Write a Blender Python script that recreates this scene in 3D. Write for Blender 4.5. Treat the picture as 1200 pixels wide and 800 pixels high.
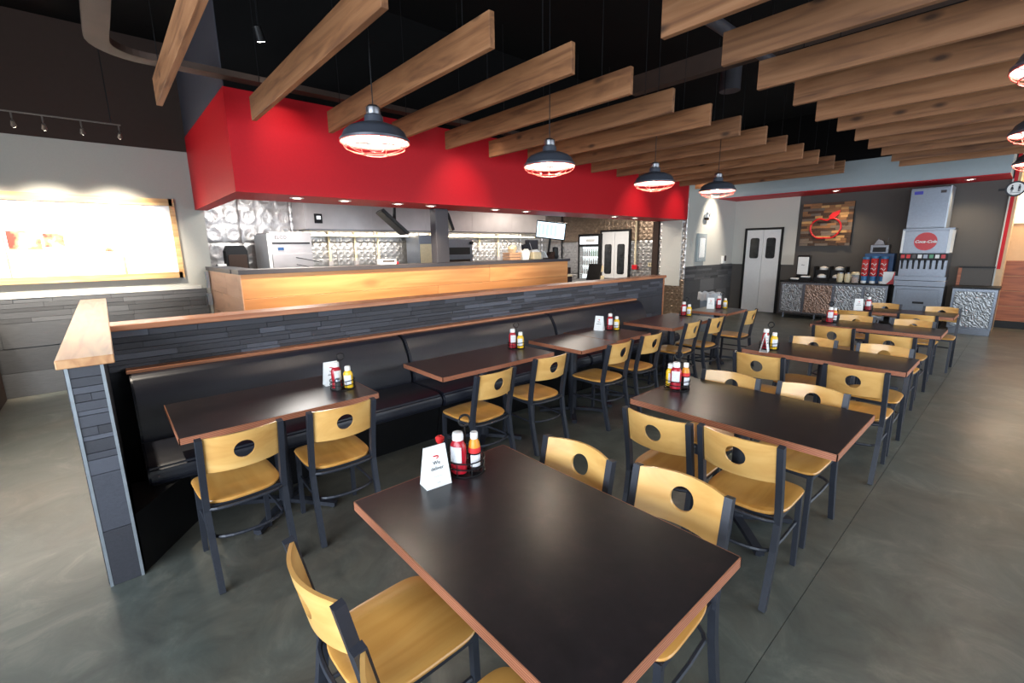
import bpy, bmesh, math, random
from mathutils import Vector, Matrix, Euler
for o in list(bpy.data.objects): bpy.data.objects.remove(o, do_unlink=True)
SC = bpy.context.scene
COL = SC.collection
PI = math.pi
random.seed(7)

# ---------------------------------------------------------------- camera
cd = bpy.data.cameras.new('camera'); cam = bpy.data.objects.new('camera', cd); COL.objects.link(cam)
cd.sensor_width = 36.0; cd.lens = 533.5 / 1200 * 36.0; cd.clip_start = 0.02
YAW, PITCH, ROLL = math.radians(48.48), math.radians(11.54), math.radians(-0.761)
_f = Vector((-math.sin(YAW) * math.cos(PITCH), math.cos(YAW) * math.cos(PITCH), -math.sin(PITCH)))
_r = Vector((math.cos(YAW), math.sin(YAW), 0)); _u = _r.cross(_f)
_c, _s = math.cos(ROLL), math.sin(ROLL)
_r2 = _c * _r + _s * _u; _u2 = -_s * _r + _c * _u
cam.matrix_world = Matrix((( _r2.x, _u2.x, -_f.x, 0), (_r2.y, _u2.y, -_f.y, 0), (_r2.z, _u2.z, -_f.z, 1.7), (0, 0, 0, 1)))
SC.camera = cam

# ---------------------------------------------------------------- world, exposure, large lights
SC.view_settings.view_transform = 'Standard'; SC.view_settings.look = 'None'
SC.view_settings.gamma = 1.0; SC.view_settings.use_curve_mapping = False
SC.view_settings.exposure = 0.3
W = bpy.data.worlds.new('world'); SC.world = W; W.use_nodes = True
W.node_tree.nodes['Background'].inputs[0].default_value = (0.75, 0.87, 1.0, 1)
W.node_tree.nodes['Background'].inputs[1].default_value = 1.2

def light(name, kind, loc, power, color=(1, 1, 1), target=None, **kw):
    ld = bpy.data.lights.new(name, kind); ld.energy = power; ld.color = color
    for k, v in kw.items(): setattr(ld, k, v)
    o = bpy.data.objects.new(name, ld); o.location = loc; COL.objects.link(o)
    if target is not None:
        o.rotation_euler = (Vector(target) - Vector(loc)).to_track_quat('-Z', 'Y').to_euler()
    return o
DAY = (0.80, 0.90, 1.0)
# daylight through the glazed front (behind the camera) and the glazed right-hand side
light('daylight_front', 'AREA', (0.0, -2.98, 1.75), 400, DAY, (-1.0, 2, 1.6), shape='RECTANGLE', size=6.0, size_y=2.3)
light('daylight_right', 'AREA', (2.98, 6.6, 1.75), 195, DAY, (-3, 6.6, 1.75), shape='RECTANGLE', size=10.0, size_y=2.3)
WARM = (1.0, 0.80, 0.55); WARM2 = (1.0, 0.88, 0.72)

# ---------------------------------------------------------------- materials
def lin(r, g, b):
    f = lambda c: (c / 255 / 12.92) if c <= 10 else ((c / 255 + 0.055) / 1.055) ** 2.4
    return (f(r), f(g), f(b), 1)
class NT:
    def __init__(s, name):
        m = bpy.data.materials.new(name); m.use_nodes = True; s.m = m; s.t = m.node_tree; s.b = s.t.nodes['Principled BSDF']
    def n(s, typ, **kw):
        nd = s.t.nodes.new(typ)
        for k, v in kw.items():
            if k in nd.inputs: nd.inputs[k].default_value = v
            else: setattr(nd, k, v)
        return nd
    def l(s, a, b): s.t.links.new(a, b)
    def coords(s, scale=(1, 1, 1), rnd=True):
        tc = s.n('ShaderNodeTexCoord'); mp = s.n('ShaderNodeMapping'); mp.inputs['Scale'].default_value = scale
        if rnd:
            oi = s.n('ShaderNodeObjectInfo'); mu = s.n('ShaderNodeMath', operation='MULTIPLY'); mu.inputs[1].default_value = 37.0
            s.l(oi.outputs['Random'], mu.inputs[0]); ad = s.n('ShaderNodeVectorMath', operation='ADD')
            s.l(tc.outputs['Object'], ad.inputs[0]); s.l(mu.outputs[0], ad.inputs[1]); s.l(ad.outputs[0], mp.inputs['Vector'])
        else: s.l(tc.outputs['Object'], mp.inputs['Vector'])
        return mp.outputs[0]
    def ramp(s, fac, stops):
        r = s.n('ShaderNodeValToRGB'); e = r.color_ramp.elements
        while len(e) < len(stops): e.new(0.5)
        for el, (p, c) in zip(e, stops): el.position = p; el.color = c
        s.l(fac, r.inputs[0]); return r.outputs[0]
    def bump(s, h, strength=0.2, dist=0.01):
        b = s.n('ShaderNodeBump'); b.inputs['Strength'].default_value = strength; b.inputs['Distance'].default_value = dist
        s.l(h, b.inputs['Height']); s.l(b.outputs[0], s.b.inputs['Normal'])
def plain(name, col, rough=0.5, metal=0.0, var=0.08, nscale=18.0, bump=0.0, spec=None, coat=0.0):
    k = NT(name); v = k.coords()
    nz = k.n('ShaderNodeTexNoise', Scale=nscale, Detail=4.0); k.l(v, nz.inputs['Vector'])
    a = tuple(c * (1 - var) for c in col[:3]) + (1,); b = tuple(min(1, c * (1 + var)) for c in col[:3]) + (1,)
    k.l(k.ramp(nz.outputs[0], [(0.3, a), (0.7, b)]), k.b.inputs['Base Color'])
    k.b.inputs['Roughness'].default_value = rough; k.b.inputs['Metallic'].default_value = metal
    if spec is not None: k.b.inputs['Specular IOR Level'].default_value = spec
    if coat: k.b.inputs['Coat Weight'].default_value = coat; k.b.inputs['Coat Roughness'].default_value = 0.12
    if bump: k.bump(nz.outputs[0], bump, 0.004)
    return k.m
def wood(name, c1, c2, c3=None, axis='X', rough=0.5, scale=1.0, knots=0.0, tone=0.25, coat=0.0):
    k = NT(name)
    st = {'X': (1.2, 14, 14), 'Y': (14, 1.2, 14), 'Z': (14, 14, 1.2)}[axis]
    v = k.coords(tuple(q * scale for q in st))
    nz = k.n('ShaderNodeTexNoise', Scale=1.0, Detail=6.0, Distortion=1.2); k.l(v, nz.inputs['Vector'])
    col = k.ramp(nz.outputs[0], [(0.28, c1), (0.52, c2), (0.75, c3 or c2)])
    if knots:
        st2 = {'X': (2.2, 5, 5), 'Y': (5, 2.2, 5), 'Z': (5, 5, 2.2)}[axis]
        v2 = k.coords(tuple(q * scale for q in st2)); vo = k.n('ShaderNodeTexVoronoi', Scale=1.0); k.l(v2, vo.inputs['Vector'])
        kf = k.ramp(vo.outputs['Distance'], [(0.05, (1, 1, 1, 1)), (0.16, (0, 0, 0, 1))])
        mx = k.n('ShaderNodeMix', data_type='RGBA'); mf = k.n('ShaderNodeMath', operation='MULTIPLY'); mf.inputs[1].default_value = knots
        k.l(kf, mf.inputs[0]); k.l(mf.outputs[0], mx.inputs['Factor']); k.l(col, mx.inputs['A']); mx.inputs['B'].default_value = tuple(c * 0.35 for c in c1[:3]) + (1,)
        col = mx.outputs['Result']
    oi = k.n('ShaderNodeObjectInfo'); hs = k.n('ShaderNodeHueSaturation')
    mr = k.n('ShaderNodeMapRange'); mr.inputs['To Min'].default_value = 1 - tone; mr.inputs['To Max'].default_value = 1 + tone
    k.l(oi.outputs['Random'], mr.inputs['Value']); k.l(mr.outputs[0], hs.inputs['Value']); k.l(col, hs.inputs['Color'])
    k.l(hs.outputs[0], k.b.inputs['Base Color']); k.b.inputs['Roughness'].default_value = rough
    if coat: k.b.inputs['Coat Weight'].default_value = coat; k.b.inputs['Coat Roughness'].default_value = 0.15
    k.bump(nz.outputs[0], 0.12, 0.003)
    return k.m
def emis(name, col, strength, base=(0.8, 0.8, 0.8, 1)):
    k = NT(name); v = k.coords(); nz = k.n('ShaderNodeTexNoise', Scale=6.0); k.l(v, nz.inputs['Vector'])
    k.l(k.ramp(nz.outputs[0], [(0.2, tuple(c * .95 for c in col[:3]) + (1,)), (0.8, col)]), k.b.inputs['Emission Color'])
    k.b.inputs['Base Color'].default_value = base; k.b.inputs['Emission Strength'].default_value = strength
    return k.m
def glassy(name, tint=(1, 1, 1, 1), alpha=0.15, rough=0.03):
    k = NT(name); k.b.inputs['Base Color'].default_value = tint; k.b.inputs['Roughness'].default_value = rough
    k.b.inputs['Alpha'].default_value = alpha
    v = k.coords(); nz = k.n('ShaderNodeTexNoise', Scale=2.0); k.l(v, nz.inputs['Vector'])
    k.l(k.ramp(nz.outputs[0], [(0, (rough,) * 3 + (1,)), (1, (rough * 1.5,) * 3 + (1,))]), k.b.inputs['Roughness'])
    return k.m

M = {}
def m_floor():
    k = NT('concrete'); tc = k.n('ShaderNodeTexCoord'); v = tc.outputs['Object']
    geo = k.n('ShaderNodeNewGeometry'); v = geo.outputs['Position']
    n1 = k.n('ShaderNodeTexNoise', Scale=0.55, Detail=7.0, Roughness=0.62, Distortion=0.6); k.l(v, n1.inputs['Vector'])
    n2 = k.n('ShaderNodeTexNoise', Scale=3.2, Detail=8.0, Roughness=0.7, Distortion=0.8); k.l(v, n2.inputs['Vector'])
    n3 = k.n('ShaderNodeTexNoise', Scale=0.9, Detail=5.0); mp = k.n('ShaderNodeMapping'); mp.inputs['Location'].default_value = (4, 9, 2); k.l(v, mp.inputs['Vector']); k.l(mp.outputs[0], n3.inputs['Vector'])
    base = k.ramp(n2.outputs[0], [(0.3, lin(68, 73, 70)), (0.55, lin(88, 93, 88)), (0.72, lin(114, 116, 108))])
    br = k.ramp(n1.outputs[0], [(0.45, (0, 0, 0, 1)), (0.7, (1, 1, 1, 1))])
    mx = k.n('ShaderNodeMix', data_type='RGBA'); k.l(br, mx.inputs['Factor']); k.l(base, mx.inputs['A'])
    b2 = k.ramp(n2.outputs[0], [(0.3, lin(74, 68, 60)), (0.7, lin(106, 98, 86))]); k.l(b2, mx.inputs['B'])
    k.l(mx.outputs['Result'], k.b.inputs['Base Color'])
    k.l(k.ramp(n3.outputs[0], [(0.3, (0.3,) * 3 + (1,)), (0.7, (0.4,) * 3 + (1,))]), k.b.inputs['Roughness'])
    k.b.inputs['Specular IOR Level'].default_value = 0.5
    k.bump(n2.outputs[0], 0.06, 0.004)
    return k.m
M['floor'] = m_floor()
def m_slate(name='slate', lo=(38, 41, 48), mid=(58, 62, 71), hi=(88, 93, 106)):
    k = NT(name); v = k.coords((3, 3, 14)); nz = k.n('ShaderNodeTexNoise', Scale=2.0, Detail=6.0, Roughness=0.7); k.l(v, nz.inputs['Vector'])
    oi = k.n('ShaderNodeObjectInfo')
    c0 = k.ramp(oi.outputs['Random'], [(0.0, lin(*lo)), (0.6, lin(*mid)), (1.0, lin(*hi))])
    mx = k.n('ShaderNodeMix', data_type='RGBA', blend_type='MULTIPLY'); mx.inputs['Factor'].default_value = 0.7
    k.l(c0, mx.inputs['A']); k.l(k.ramp(nz.outputs[0], [(0.25, (0.7,) * 3 + (1,)), (0.7, (1.15,) * 3 + (1,))]), mx.inputs['B'])
    k.l(mx.outputs['Result'], k.b.inputs['Base Color'])
    k.l(k.ramp(oi.outputs['Random'], [(0, (0.6,) * 3 + (1,)), (1, (0.38,) * 3 + (1,))]), k.b.inputs['Roughness'])
    k.bump(nz.outputs[0], 0.35, 0.006)
    return k.m
M['slate'] = m_slate(lo=(50, 50, 56), mid=(62, 63, 71), hi=(86, 89, 100))
M['slate_grey'] = m_slate('slate_grey', (66, 66, 68), (82, 82, 84), (98, 98, 100))
M['grout'] = plain('grout', lin(40, 42, 48), 0.8)
M['red'] = plain('red_paint', lin(190, 16, 30), 0.5, var=0.03, nscale=40, bump=0.03, spec=0.3)
M['wall_grey'] = plain('grey_wall_paint', lin(196, 194, 187), 0.7, var=0.02, nscale=60, bump=0.03)
M['wall_menu'] = plain('warm_grey_wall_paint', lin(168, 166, 158), 0.75, var=0.02, nscale=60, bump=0.03)
M['wall_brown'] = plain('dark_brown_paint', lin(60, 48, 43), 0.8, var=0.03, spec=0.15)
M['wall_dkblue'] = plain('charcoal_paint', lin(62, 62, 72), 0.65, var=0.03)
M['ceil'] = plain('black_ceiling_paint', lin(13, 12, 12), 0.9, var=0.06, spec=0.15)
M['charcoal_wall'] = plain('charcoal_wallcovering', lin(84, 80, 77), 0.75, var=0.08, nscale=120, bump=0.05)
M['header'] = plain('pale_grey_paint', lin(158, 168, 172), 0.65, var=0.02)
M['black_metal'] = plain('black_powder_coat', lin(48, 51, 60), 0.42, 0.2, var=0.06, nscale=60)
M['black'] = plain('black_plastic', lin(20, 20, 22), 0.45, spec=0.3)
M['dkpost'] = plain('dark_post_paint', lin(62, 60, 66), 0.5, var=0.03)
M['vinyl'] = plain('black_vinyl', lin(30, 33, 45), 0.38, var=0.1, nscale=90, bump=0.06, spec=0.6)
M['steel'] = plain('brushed_steel', lin(118, 123, 132), 0.34, 0.9, var=0.05, nscale=30)
M['steel_kitchen'] = plain('kitchen_stainless', lin(196, 190, 190), 0.4, 0.6, var=0.08, nscale=3)
M['steel_dark'] = plain('dark_steel', lin(120, 120, 124), 0.35, 0.9, var=0.05)
M['alum'] = plain('aluminium_trim', lin(168, 176, 184), 0.35, 0.6)
M['white'] = plain('white_plastic', lin(236, 236, 234), 0.4, var=0.02)
M['doorwhite'] = plain('pale_grey_door_skin', lin(226, 226, 226), 0.4, 0.0, var=0.02)
M['paper'] = plain('white_card', lin(244, 246, 246), 0.6, var=0.01)
M['ink'] = plain('dark_ink', lin(66, 60, 62), 0.6)
M['redink'] = plain('red_ink', lin(210, 40, 40), 0.6)
M['ketchup'] = plain('red_ketchup_plastic', lin(176, 18, 38), 0.28, var=0.05, spec=0.6)
M['mustard'] = plain('yellow_mustard_plastic', lin(236, 190, 32), 0.3, var=0.04)
M['sauce'] = plain('dark_sauce_bottle', lin(36, 24, 24), 0.2)
M['label'] = plain('printed_label', lin(226, 226, 230), 0.5, var=0.12, nscale=120)
M['orange'] = plain('orange_foil', lin(226, 146, 36), 0.4)
M['pepper'] = plain('pepper_grounds', lin(48, 44, 44), 0.5, var=0.5, nscale=300)
M['clear'] = glassy('clear_glass', (0.9, 0.95, 1, 1), 0.22)
M['pane'] = glassy('window_glass', (0.7, 0.75, 0.8, 1), 0.35)
M['darkpane'] = plain('dark_door_glass', lin(40, 42, 44), 0.12, var=0.5, nscale=9)
M['cage'] = plain('salmon_red_wire_cage', lin(232, 92, 84), 0.4, var=0.03)
M['shade'] = plain('dark_grey_enamel', lin(66, 70, 80), 0.38, 0.2, var=0.05)
M['shade_in'] = plain('white_enamel', lin(246, 240, 226), 0.4, var=0.02)
M['bulb'] = emis('lamp_bulb', (1.0, 0.86, 0.62, 1), 22)
M['led'] = emis('downlight_lens', (1.0, 0.86, 0.66, 1), 14)
M['spotlens'] = emis('spot_lens', (1.0, 0.93, 0.82, 1), 25)
M['slat'] = wood('rough_sawn_board', lin(98, 62, 38), lin(138, 94, 60), lin(154, 110, 76), 'X', 0.66, knots=0.9, tone=0.2)
M['chairwood'] = wood('honey_maple_veneer', lin(208, 154, 84), lin(222, 174, 102), lin(230, 186, 116), 'X', 0.36, 0.7, tone=0.06, coat=0.3)
M['seatwood'] = wood('honey_maple_seat', lin(198, 138, 62), lin(214, 156, 80), lin(224, 170, 94), 'Y', 0.33, 0.7, tone=0.05, coat=0.3)
M['track'] = plain('dark_track_metal', lin(92, 84, 78), 0.4, 0.3)
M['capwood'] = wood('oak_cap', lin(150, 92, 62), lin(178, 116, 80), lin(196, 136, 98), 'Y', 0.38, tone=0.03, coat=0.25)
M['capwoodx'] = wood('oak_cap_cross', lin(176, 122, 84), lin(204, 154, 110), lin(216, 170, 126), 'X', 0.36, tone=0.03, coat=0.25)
M['pine'] = wood('knotty_pine', lin(204, 134, 80), lin(222, 154, 96), lin(234, 172, 112), 'Y', 0.45, 0.45, knots=0.45, tone=0.06)
M['pinex'] = wood('knotty_pine_cross', lin(206, 158, 126), lin(220, 174, 142), lin(226, 184, 154), 'X', 0.5, 0.6, knots=0.3, tone=0.05)
M['frame'] = wood('light_frame_wood', lin(176, 128, 80), lin(206, 164, 112), lin(218, 180, 130), 'Y', 0.45, tone=0.03)
M['hallwood'] = wood('red_brown_panel', lin(112, 58, 34), lin(150, 84, 52), lin(172, 104, 66), 'X', 0.45, tone=0.1)
M['duct'] = plain('brown_duct_paint', lin(64, 48, 40), 0.7, 0.0, var=0.15, nscale=5)
M['pallet'] = [wood('reclaimed_wood_%s' % n, lin(*a), lin(*b), None, 'X', 0.6, tone=0.1) for n, a, b in (('dark', (48, 34, 26), (84, 58, 40)), ('mid', (104, 70, 44), (150, 104, 66)), ('light', (160, 116, 70), (206, 158, 100)), ('grey', (84, 72, 64), (122, 106, 92)))]
def m_ply():
    k = NT('plywood_edge'); tc = k.n('ShaderNodeTexCoord'); sx = k.n('ShaderNodeSeparateXYZ'); k.l(tc.outputs['Object'], sx.inputs[0])
    mu = k.n('ShaderNodeMath', operation='MULTIPLY'); mu.inputs[1].default_value = 130.0; k.l(sx.outputs['Z'], mu.inputs[0])
    fr = k.n('ShaderNodeMath', operation='FRACT'); k.l(mu.outputs[0], fr.inputs[0])
    v = k.coords((6, 6, 200)); nz = k.n('ShaderNodeTexNoise', Scale=2.0, Detail=4.0); k.l(v, nz.inputs['Vector'])
    c = k.ramp(fr.outputs[0], [(0.0, lin(130, 72, 52)), (0.42, lin(150, 88, 64)), (0.5, lin(192, 130, 98)), (0.95, lin(188, 122, 92))])
    mx = k.n('ShaderNodeMix', data_type='RGBA', blend_type='MULTIPLY'); mx.inputs['Factor'].default_value = 0.5; k.l(c, mx.inputs['A'])
    k.l(k.ramp(nz.outputs[0], [(0.3, (0.7,) * 3 + (1,)), (0.7, (1.1,) * 3 + (1,))]), mx.inputs['B'])
    k.l(mx.outputs['Result'], k.b.inputs['Base Color']); k.b.inputs['Roughness'].default_value = 0.45
    return k.m
M['ply'] = m_ply()
def m_top():
    k = NT('dark_laminate'); v = k.coords((1, 1, 1)); n1 = k.n('ShaderNodeTexNoise', Scale=9.0, Detail=7.0, Roughness=0.7); k.l(v, n1.inputs['Vector'])
    n2 = k.n('ShaderNodeTexNoise', Scale=3.0, Detail=5.0); k.l(v, n2.inputs['Vector'])
    k.l(k.ramp(n1.outputs[0], [(0.3, lin(28, 26, 29)), (0.55, lin(38, 34, 37)), (0.75, lin(54, 43, 43))]), k.b.inputs['Base Color'])
    k.b.inputs['Roughness'].default_value = 0.3
    return k.m
M['top'] = m_top()
def m_tin(name, col, rough):
    k = NT(name); v = k.coords((1, 1, 1)); nz = k.n('ShaderNodeTexNoise', Scale=7.0, Detail=5.0, Distortion=2.0); k.l(v, nz.inputs['Vector'])
    k.l(k.ramp(nz.outputs[0], [(0.3, tuple(c * 0.75 for c in col[:3]) + (1,)), (0.7, col)]), k.b.inputs['Base Color'])
    k.b.inputs['Metallic'].default_value = 0.85; k.b.inputs['Roughness'].default_value = rough
    k.bump(nz.outputs[0], 0.35, 0.02)
    return k.m
M['tin'] = m_tin('embossed_tin', lin(196, 194, 194), 0.34)
M['tin_brown'] = m_tin('bronzed_tin', lin(158, 138, 120), 0.38)
def m_swirl(name, col):
    k = NT(name); v = k.coords((1, 1, 1)); wv = k.n('ShaderNodeTexWave', Scale=6.0, Distortion=11.0, Detail=2.0); wv.inputs['Detail Scale'].default_value = 2.0
    mp = k.n('ShaderNodeMapping'); mp.inputs['Rotation'].default_value = (0, 0.8, 0); k.l(v, mp.inputs['Vector']); k.l(mp.outputs[0], wv.inputs['Vector'])
    k.l(k.ramp(wv.outputs['Fac'], [(0.2, tuple(c * 0.55 for c in col[:3]) + (1,)), (0.8, col)]), k.b.inputs['Base Color'])
    k.b.inputs['Metallic'].default_value = 0.6; k.b.inputs['Roughness'].default_value = 0.32; k.bump(wv.outputs['Fac'], 0.25, 0.02)
    return k.m
M['swirl'] = m_swirl('swirled_aluminium', lin(166, 169, 172))
M['swirl_reflection'] = m_swirl('swirled_aluminium_brown_reflection', lin(168, 140, 124))  # same aluminium, with a reddish brown reflection put into its colour
def m_photo():
    k = NT('food_photo_print'); v = k.coords((1, 1, 1)); vo = k.n('ShaderNodeTexVoronoi', Scale=9.0); k.l(v, vo.inputs['Vector'])
    nz = k.n('ShaderNodeTexNoise', Scale=5.0, Detail=3.0); k.l(v, nz.inputs['Vector'])
    k.l(k.ramp(nz.outputs[0], [(0.38, lin(96, 40, 28)), (0.48, lin(190, 120, 90)), (0.56, lin(250, 240, 230)), (0.7, lin(220, 180, 130))]), k.b.inputs['Base Color'])
    return k.m
M['photo'] = m_photo()
M['menu'] = plain('menu_print_white', lin(250, 250, 248), 0.5, var=0.01)
M['screen'] = emis('lit_screen', (0.62, 0.85, 1.0, 1), 1.6)
M['screen_bar'] = emis('screen_text', (0.35, 0.6, 0.85, 1), 0.9)
M['coolerlight'] = emis('cooler_backlight', (0.75, 0.95, 1.0, 1), 1.3)
M['litsign'] = emis('lit_sign_face', (0.85, 0.92, 1.0, 1), 1.1)
M['halllight'] = emis('hall_light_panel', (1.0, 0.9, 0.7, 1), 3.0)
M['cupred'] = plain('red_cup_print', lin(186, 44, 46), 0.4, var=0.25, nscale=30)
M['cupblue'] = plain('blue_cup_print', lin(52, 112, 160), 0.4, var=0.2, nscale=30)
M['bluebox'] = plain('blue_cardboard', lin(44, 82, 128), 0.5)
M['cream'] = plain('cream_plastic', lin(222, 206, 170), 0.45)
M['cardboard'] = plain('kraft_card', lin(176, 138, 110), 0.7)
M['can_grey'] = plain('grey_plastic_bin', lin(112, 124, 136), 0.5)
M['liner'] = glassy('clear_bin_liner', (0.9, 0.92, 0.95, 1), 0.45, 0.25)
M['green'] = plain('green_bottle', lin(40, 130, 80), 0.25)
M['brownb'] = plain('dark_bottle', lin(48, 30, 28), 0.25)
M['maroon'] = plain('maroon_pipe', lin(120, 60, 52), 0.5)
M['logored'] = plain('bright_red_metal', lin(226, 36, 42), 0.4)
M['redled'] = plain('red_disc', lin(200, 22, 36), 0.35, var=0.03)
M['signblack'] = plain('sign_black', lin(34, 34, 42), 0.5)
M['tan'] = plain('warm_tan_paint', lin(206, 170, 132), 0.6, var=0.03)
M['blueled'] = plain('blue_badge', lin(60, 60, 170), 0.4)

# ---------------------------------------------------------------- geometry helpers
def bm_new(): return bmesh.new()
def box(bm, x0, x1, y0, y1, z0, z1, bevel=0.0, seg=1):
    r = bmesh.ops.create_cube(bm, size=1.0); vs = r['verts']
    for v in vs:
        v.co.x = x0 + (v.co.x + .5) * (x1 - x0); v.co.y = y0 + (v.co.y + .5) * (y1 - y0); v.co.z = z0 + (v.co.z + .5) * (z1 - z0)
    if bevel:
        es = list({e for v in vs for e in v.link_edges})
        bmesh.ops.bevel(bm, geom=es, offset=bevel, segments=seg, affect='EDGES', profile=0.5)
    return bm
def cyl(bm, p0, p1, r0, r1=None, n=12, caps=True):
    p0, p1 = Vector(p0), Vector(p1); r1 = r0 if r1 is None else r1
    d = p1 - p0; L = d.length; q = d.to_track_quat('Z', 'Y').to_matrix().to_4x4()
    bmesh.ops.create_cone(bm, cap_ends=caps, segments=n, radius1=max(r0, 1e-5), radius2=max(r1, 1e-5), depth=L, matrix=Matrix.Translation((p0 + p1) / 2) @ q)
    return bm
def tube(bm, pts, r, n=6, closed=False, square=False, sx=1.0, sy=1.0, up=None):
    pts = [Vector(p) for p in pts]; rings = []
    N = len(pts)
    for i, p in enumerate(pts):
        if closed: t = (pts[(i + 1) % N] - pts[i - 1])
        else: t = (pts[min(i + 1, N - 1)] - pts[max(i - 1, 0)])
        t.normalize(); u = Vector(up) if up else (Vector((0, 0, 1)) if abs(t.z) < 0.9 else Vector((1, 0, 0)))
        a = u.cross(t).normalized(); b = t.cross(a)
        if square: offs = [(-1, -1), (1, -1), (1, 1), (-1, 1)]
        else: offs = [(math.cos(2 * PI * k / n), math.sin(2 * PI * k / n)) for k in range(n)]
        rings.append([bm.verts.new(p + a * (x * r * sx) + b * (y * r * sy)) for x, y in offs])
    m = len(rings[0]); R = range(N if closed else N - 1)
    for i in R:
        A, B = rings[i], rings[(i + 1) % N]
        for k in range(m): bm.faces.new((A[k], A[(k + 1) % m], B[(k + 1) % m], B[k]))
    if not closed:
        bm.faces.new(rings[0][::-1]); bm.faces.new(rings[-1])
    return bm
def lathe(bm, prof, n=24, c=(0, 0), sx=1.0, sy=1.0, cap=True):
    rings = []
    for r, z in prof:
        rings.append([bm.verts.new((c[0] + math.cos(2 * PI * k / n) * r * sx, c[1] + math.sin(2 * PI * k / n) * r * sy, z)) for k in range(n)])
    for A, B in zip(rings, rings[1:]):
        for k in range(n): bm.faces.new((A[k], A[(k + 1) % n], B[(k + 1) % n], B[k]))
    if cap:
        if prof[0][0] > 1e-4: bm.faces.new(rings[0][::-1])
        if prof[-1][0] > 1e-4: bm.faces.new(rings[-1])
    return bm
def prism(bm, pts, axis, a, b):
    def P(u, v, w): return {'X': (w, u, v), 'Y': (u, w, v), 'Z': (u, v, w)}[axis]
    A = [bm.verts.new(P(u, v, a)) for u, v in pts]; B = [bm.verts.new(P(u, v, b)) for u, v in pts]
    n = len(pts)
    bm.faces.new(A[::-1]); bm.faces.new(B)
    for k in range(n): bm.faces.new((A[k], A[(k + 1) % n], B[(k + 1) % n], B[k]))
    return bm
def finish(name, bm, mat, smooth=False):
    bmesh.ops.remove_doubles(bm, verts=bm.verts, dist=1e-6)
    bmesh.ops.recalc_face_normals(bm, faces=bm.faces)
    me = bpy.data.meshes.new(name); bm.to_mesh(me); bm.free()
    mats = mat if isinstance(mat, list) else [mat]
    for m in mats: me.materials.append(m)
    if smooth:
        for p in me.polygons: p.use_smooth = True
        try: me.set_sharp_from_angle(angle=math.radians(38))
        except Exception: pass
    return me
def obj(name, bm, mat, parent=None, smooth=False, loc=None, rot=None):
    me = bm if isinstance(bm, bpy.types.Mesh) else finish(name, bm, mat, smooth)
    o = bpy.data.objects.new(name, me); COL.objects.link(o)
    if parent: o.parent = parent
    if loc: o.location = loc
    if rot: o.rotation_euler = rot
    return o
def B(*a, **k): return box(bm_new(), *a, **k)
def tag(o, label, cat, group=None):
    o['label'] = label; o['category'] = cat
    if group: o['group'] = group
    return o
def thing(name, label, cat, loc=(0, 0, 0), rz=0.0, group=None):
    o = bpy.data.objects.new(name, None); o.empty_display_size = 0.1; COL.objects.link(o)
    o.location = loc; o.rotation_euler = (0, 0, rz); return tag(o, label, cat, group)
def struct(name, bm, mat, smooth=False):
    o = obj(name, bm, mat, smooth=smooth); o['kind'] = 'structure'; return o
def copy_tree(o, parent=None):
    c = o.copy(); COL.objects.link(c)
    if parent: c.parent = parent
    for ch in list(o.children): copy_tree(ch, c)
    return c
def dup(o, loc, rz, label, group=None):
    c = copy_tree(o); c.location = loc; c.rotation_euler = (0, 0, rz); c['label'] = label
    if group: c['group'] = group
    return c
def text(name, s, size, mat, parent, loc, rot, shear=0.0, ext=0.0006, align='CENTER', bold=0.0):
    cu = bpy.data.curves.new(name, 'FONT'); cu.body = s; cu.size = size; cu.extrude = ext; cu.shear = shear; cu.offset = bold
    cu.align_x = align; cu.align_y = 'CENTER'; cu.resolution_u = 2
    t = bpy.data.objects.new('tmp', cu); COL.objects.link(t)
    me = bpy.data.meshes.new_from_object(t.evaluated_get(bpy.context.evaluated_depsgraph_get()))
    bpy.data.objects.remove(t); bpy.data.curves.remove(cu); me.materials.clear(); me.materials.append(mat)
    return obj(name, me, mat, parent, loc=loc, rot=rot)
RX = (PI / 2, 0, 0)                      # text facing -Y
UNIT = finish('unit_block', B(-.5, .5, -.5, .5, -.5, .5, bevel=0.02), M['slate'])
def mesh_with(me, mat):
    c = me.copy(); c.materials.clear(); c.materials.append(mat); return c
def block(name, me, parent, x0, x1, y0, y1, z0, z1):
    o = bpy.data.objects.new(name, me); COL.objects.link(o); o.parent = parent
    o.location = ((x0 + x1) / 2, (y0 + y1) / 2, (z0 + z1) / 2); o.scale = (abs(x1 - x0), abs(y1 - y0), abs(z1 - z0)); return o

# ---------------------------------------------------------------- the shell
fl = struct('floor', B(-10, 3.2, -3.2, 14, -0.12, -0.004), M['grout'])
slab_edges_x = [-10, -6.9, -0.52, 3.2]; slab_edges_y = [-3.2, 9.6, 14]
for i in range(3):
    for j in range(2):
        obj('concrete_slab', B(slab_edges_x[i] + .0015, slab_edges_x[i + 1] - .0015, slab_edges_y[j] + .0015, slab_edges_y[j + 1] - .0015, -0.004, 0.0), M['floor'], fl)
struct('ceiling', B(-10, 3.2, -3.2, 14, 4.4, 4.5), M['ceil'])
XW = -7.98
wl = struct('wall_left', B(XW - .12, XW, -3.2, 1.2, 0, 3.06), M['wall_menu'])
obj('upper_band', B(XW - .12, XW + .006, -3.2, 1.2, 3.06, 4.4), M['wall_brown'], wl)
obj('wainscot_backing', B(XW, XW + .012, -3.2, 1.1, 0, 1.19), M['grout'], wl)
sg = mesh_with(UNIT, M['slate_grey'])
rows = [(0.0, .3), (.3, .6), (.6, .9), (.9, .955), (.955, 1.03), (1.03, 1.075), (1.075, 1.135), (1.135, 1.19)]
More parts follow.
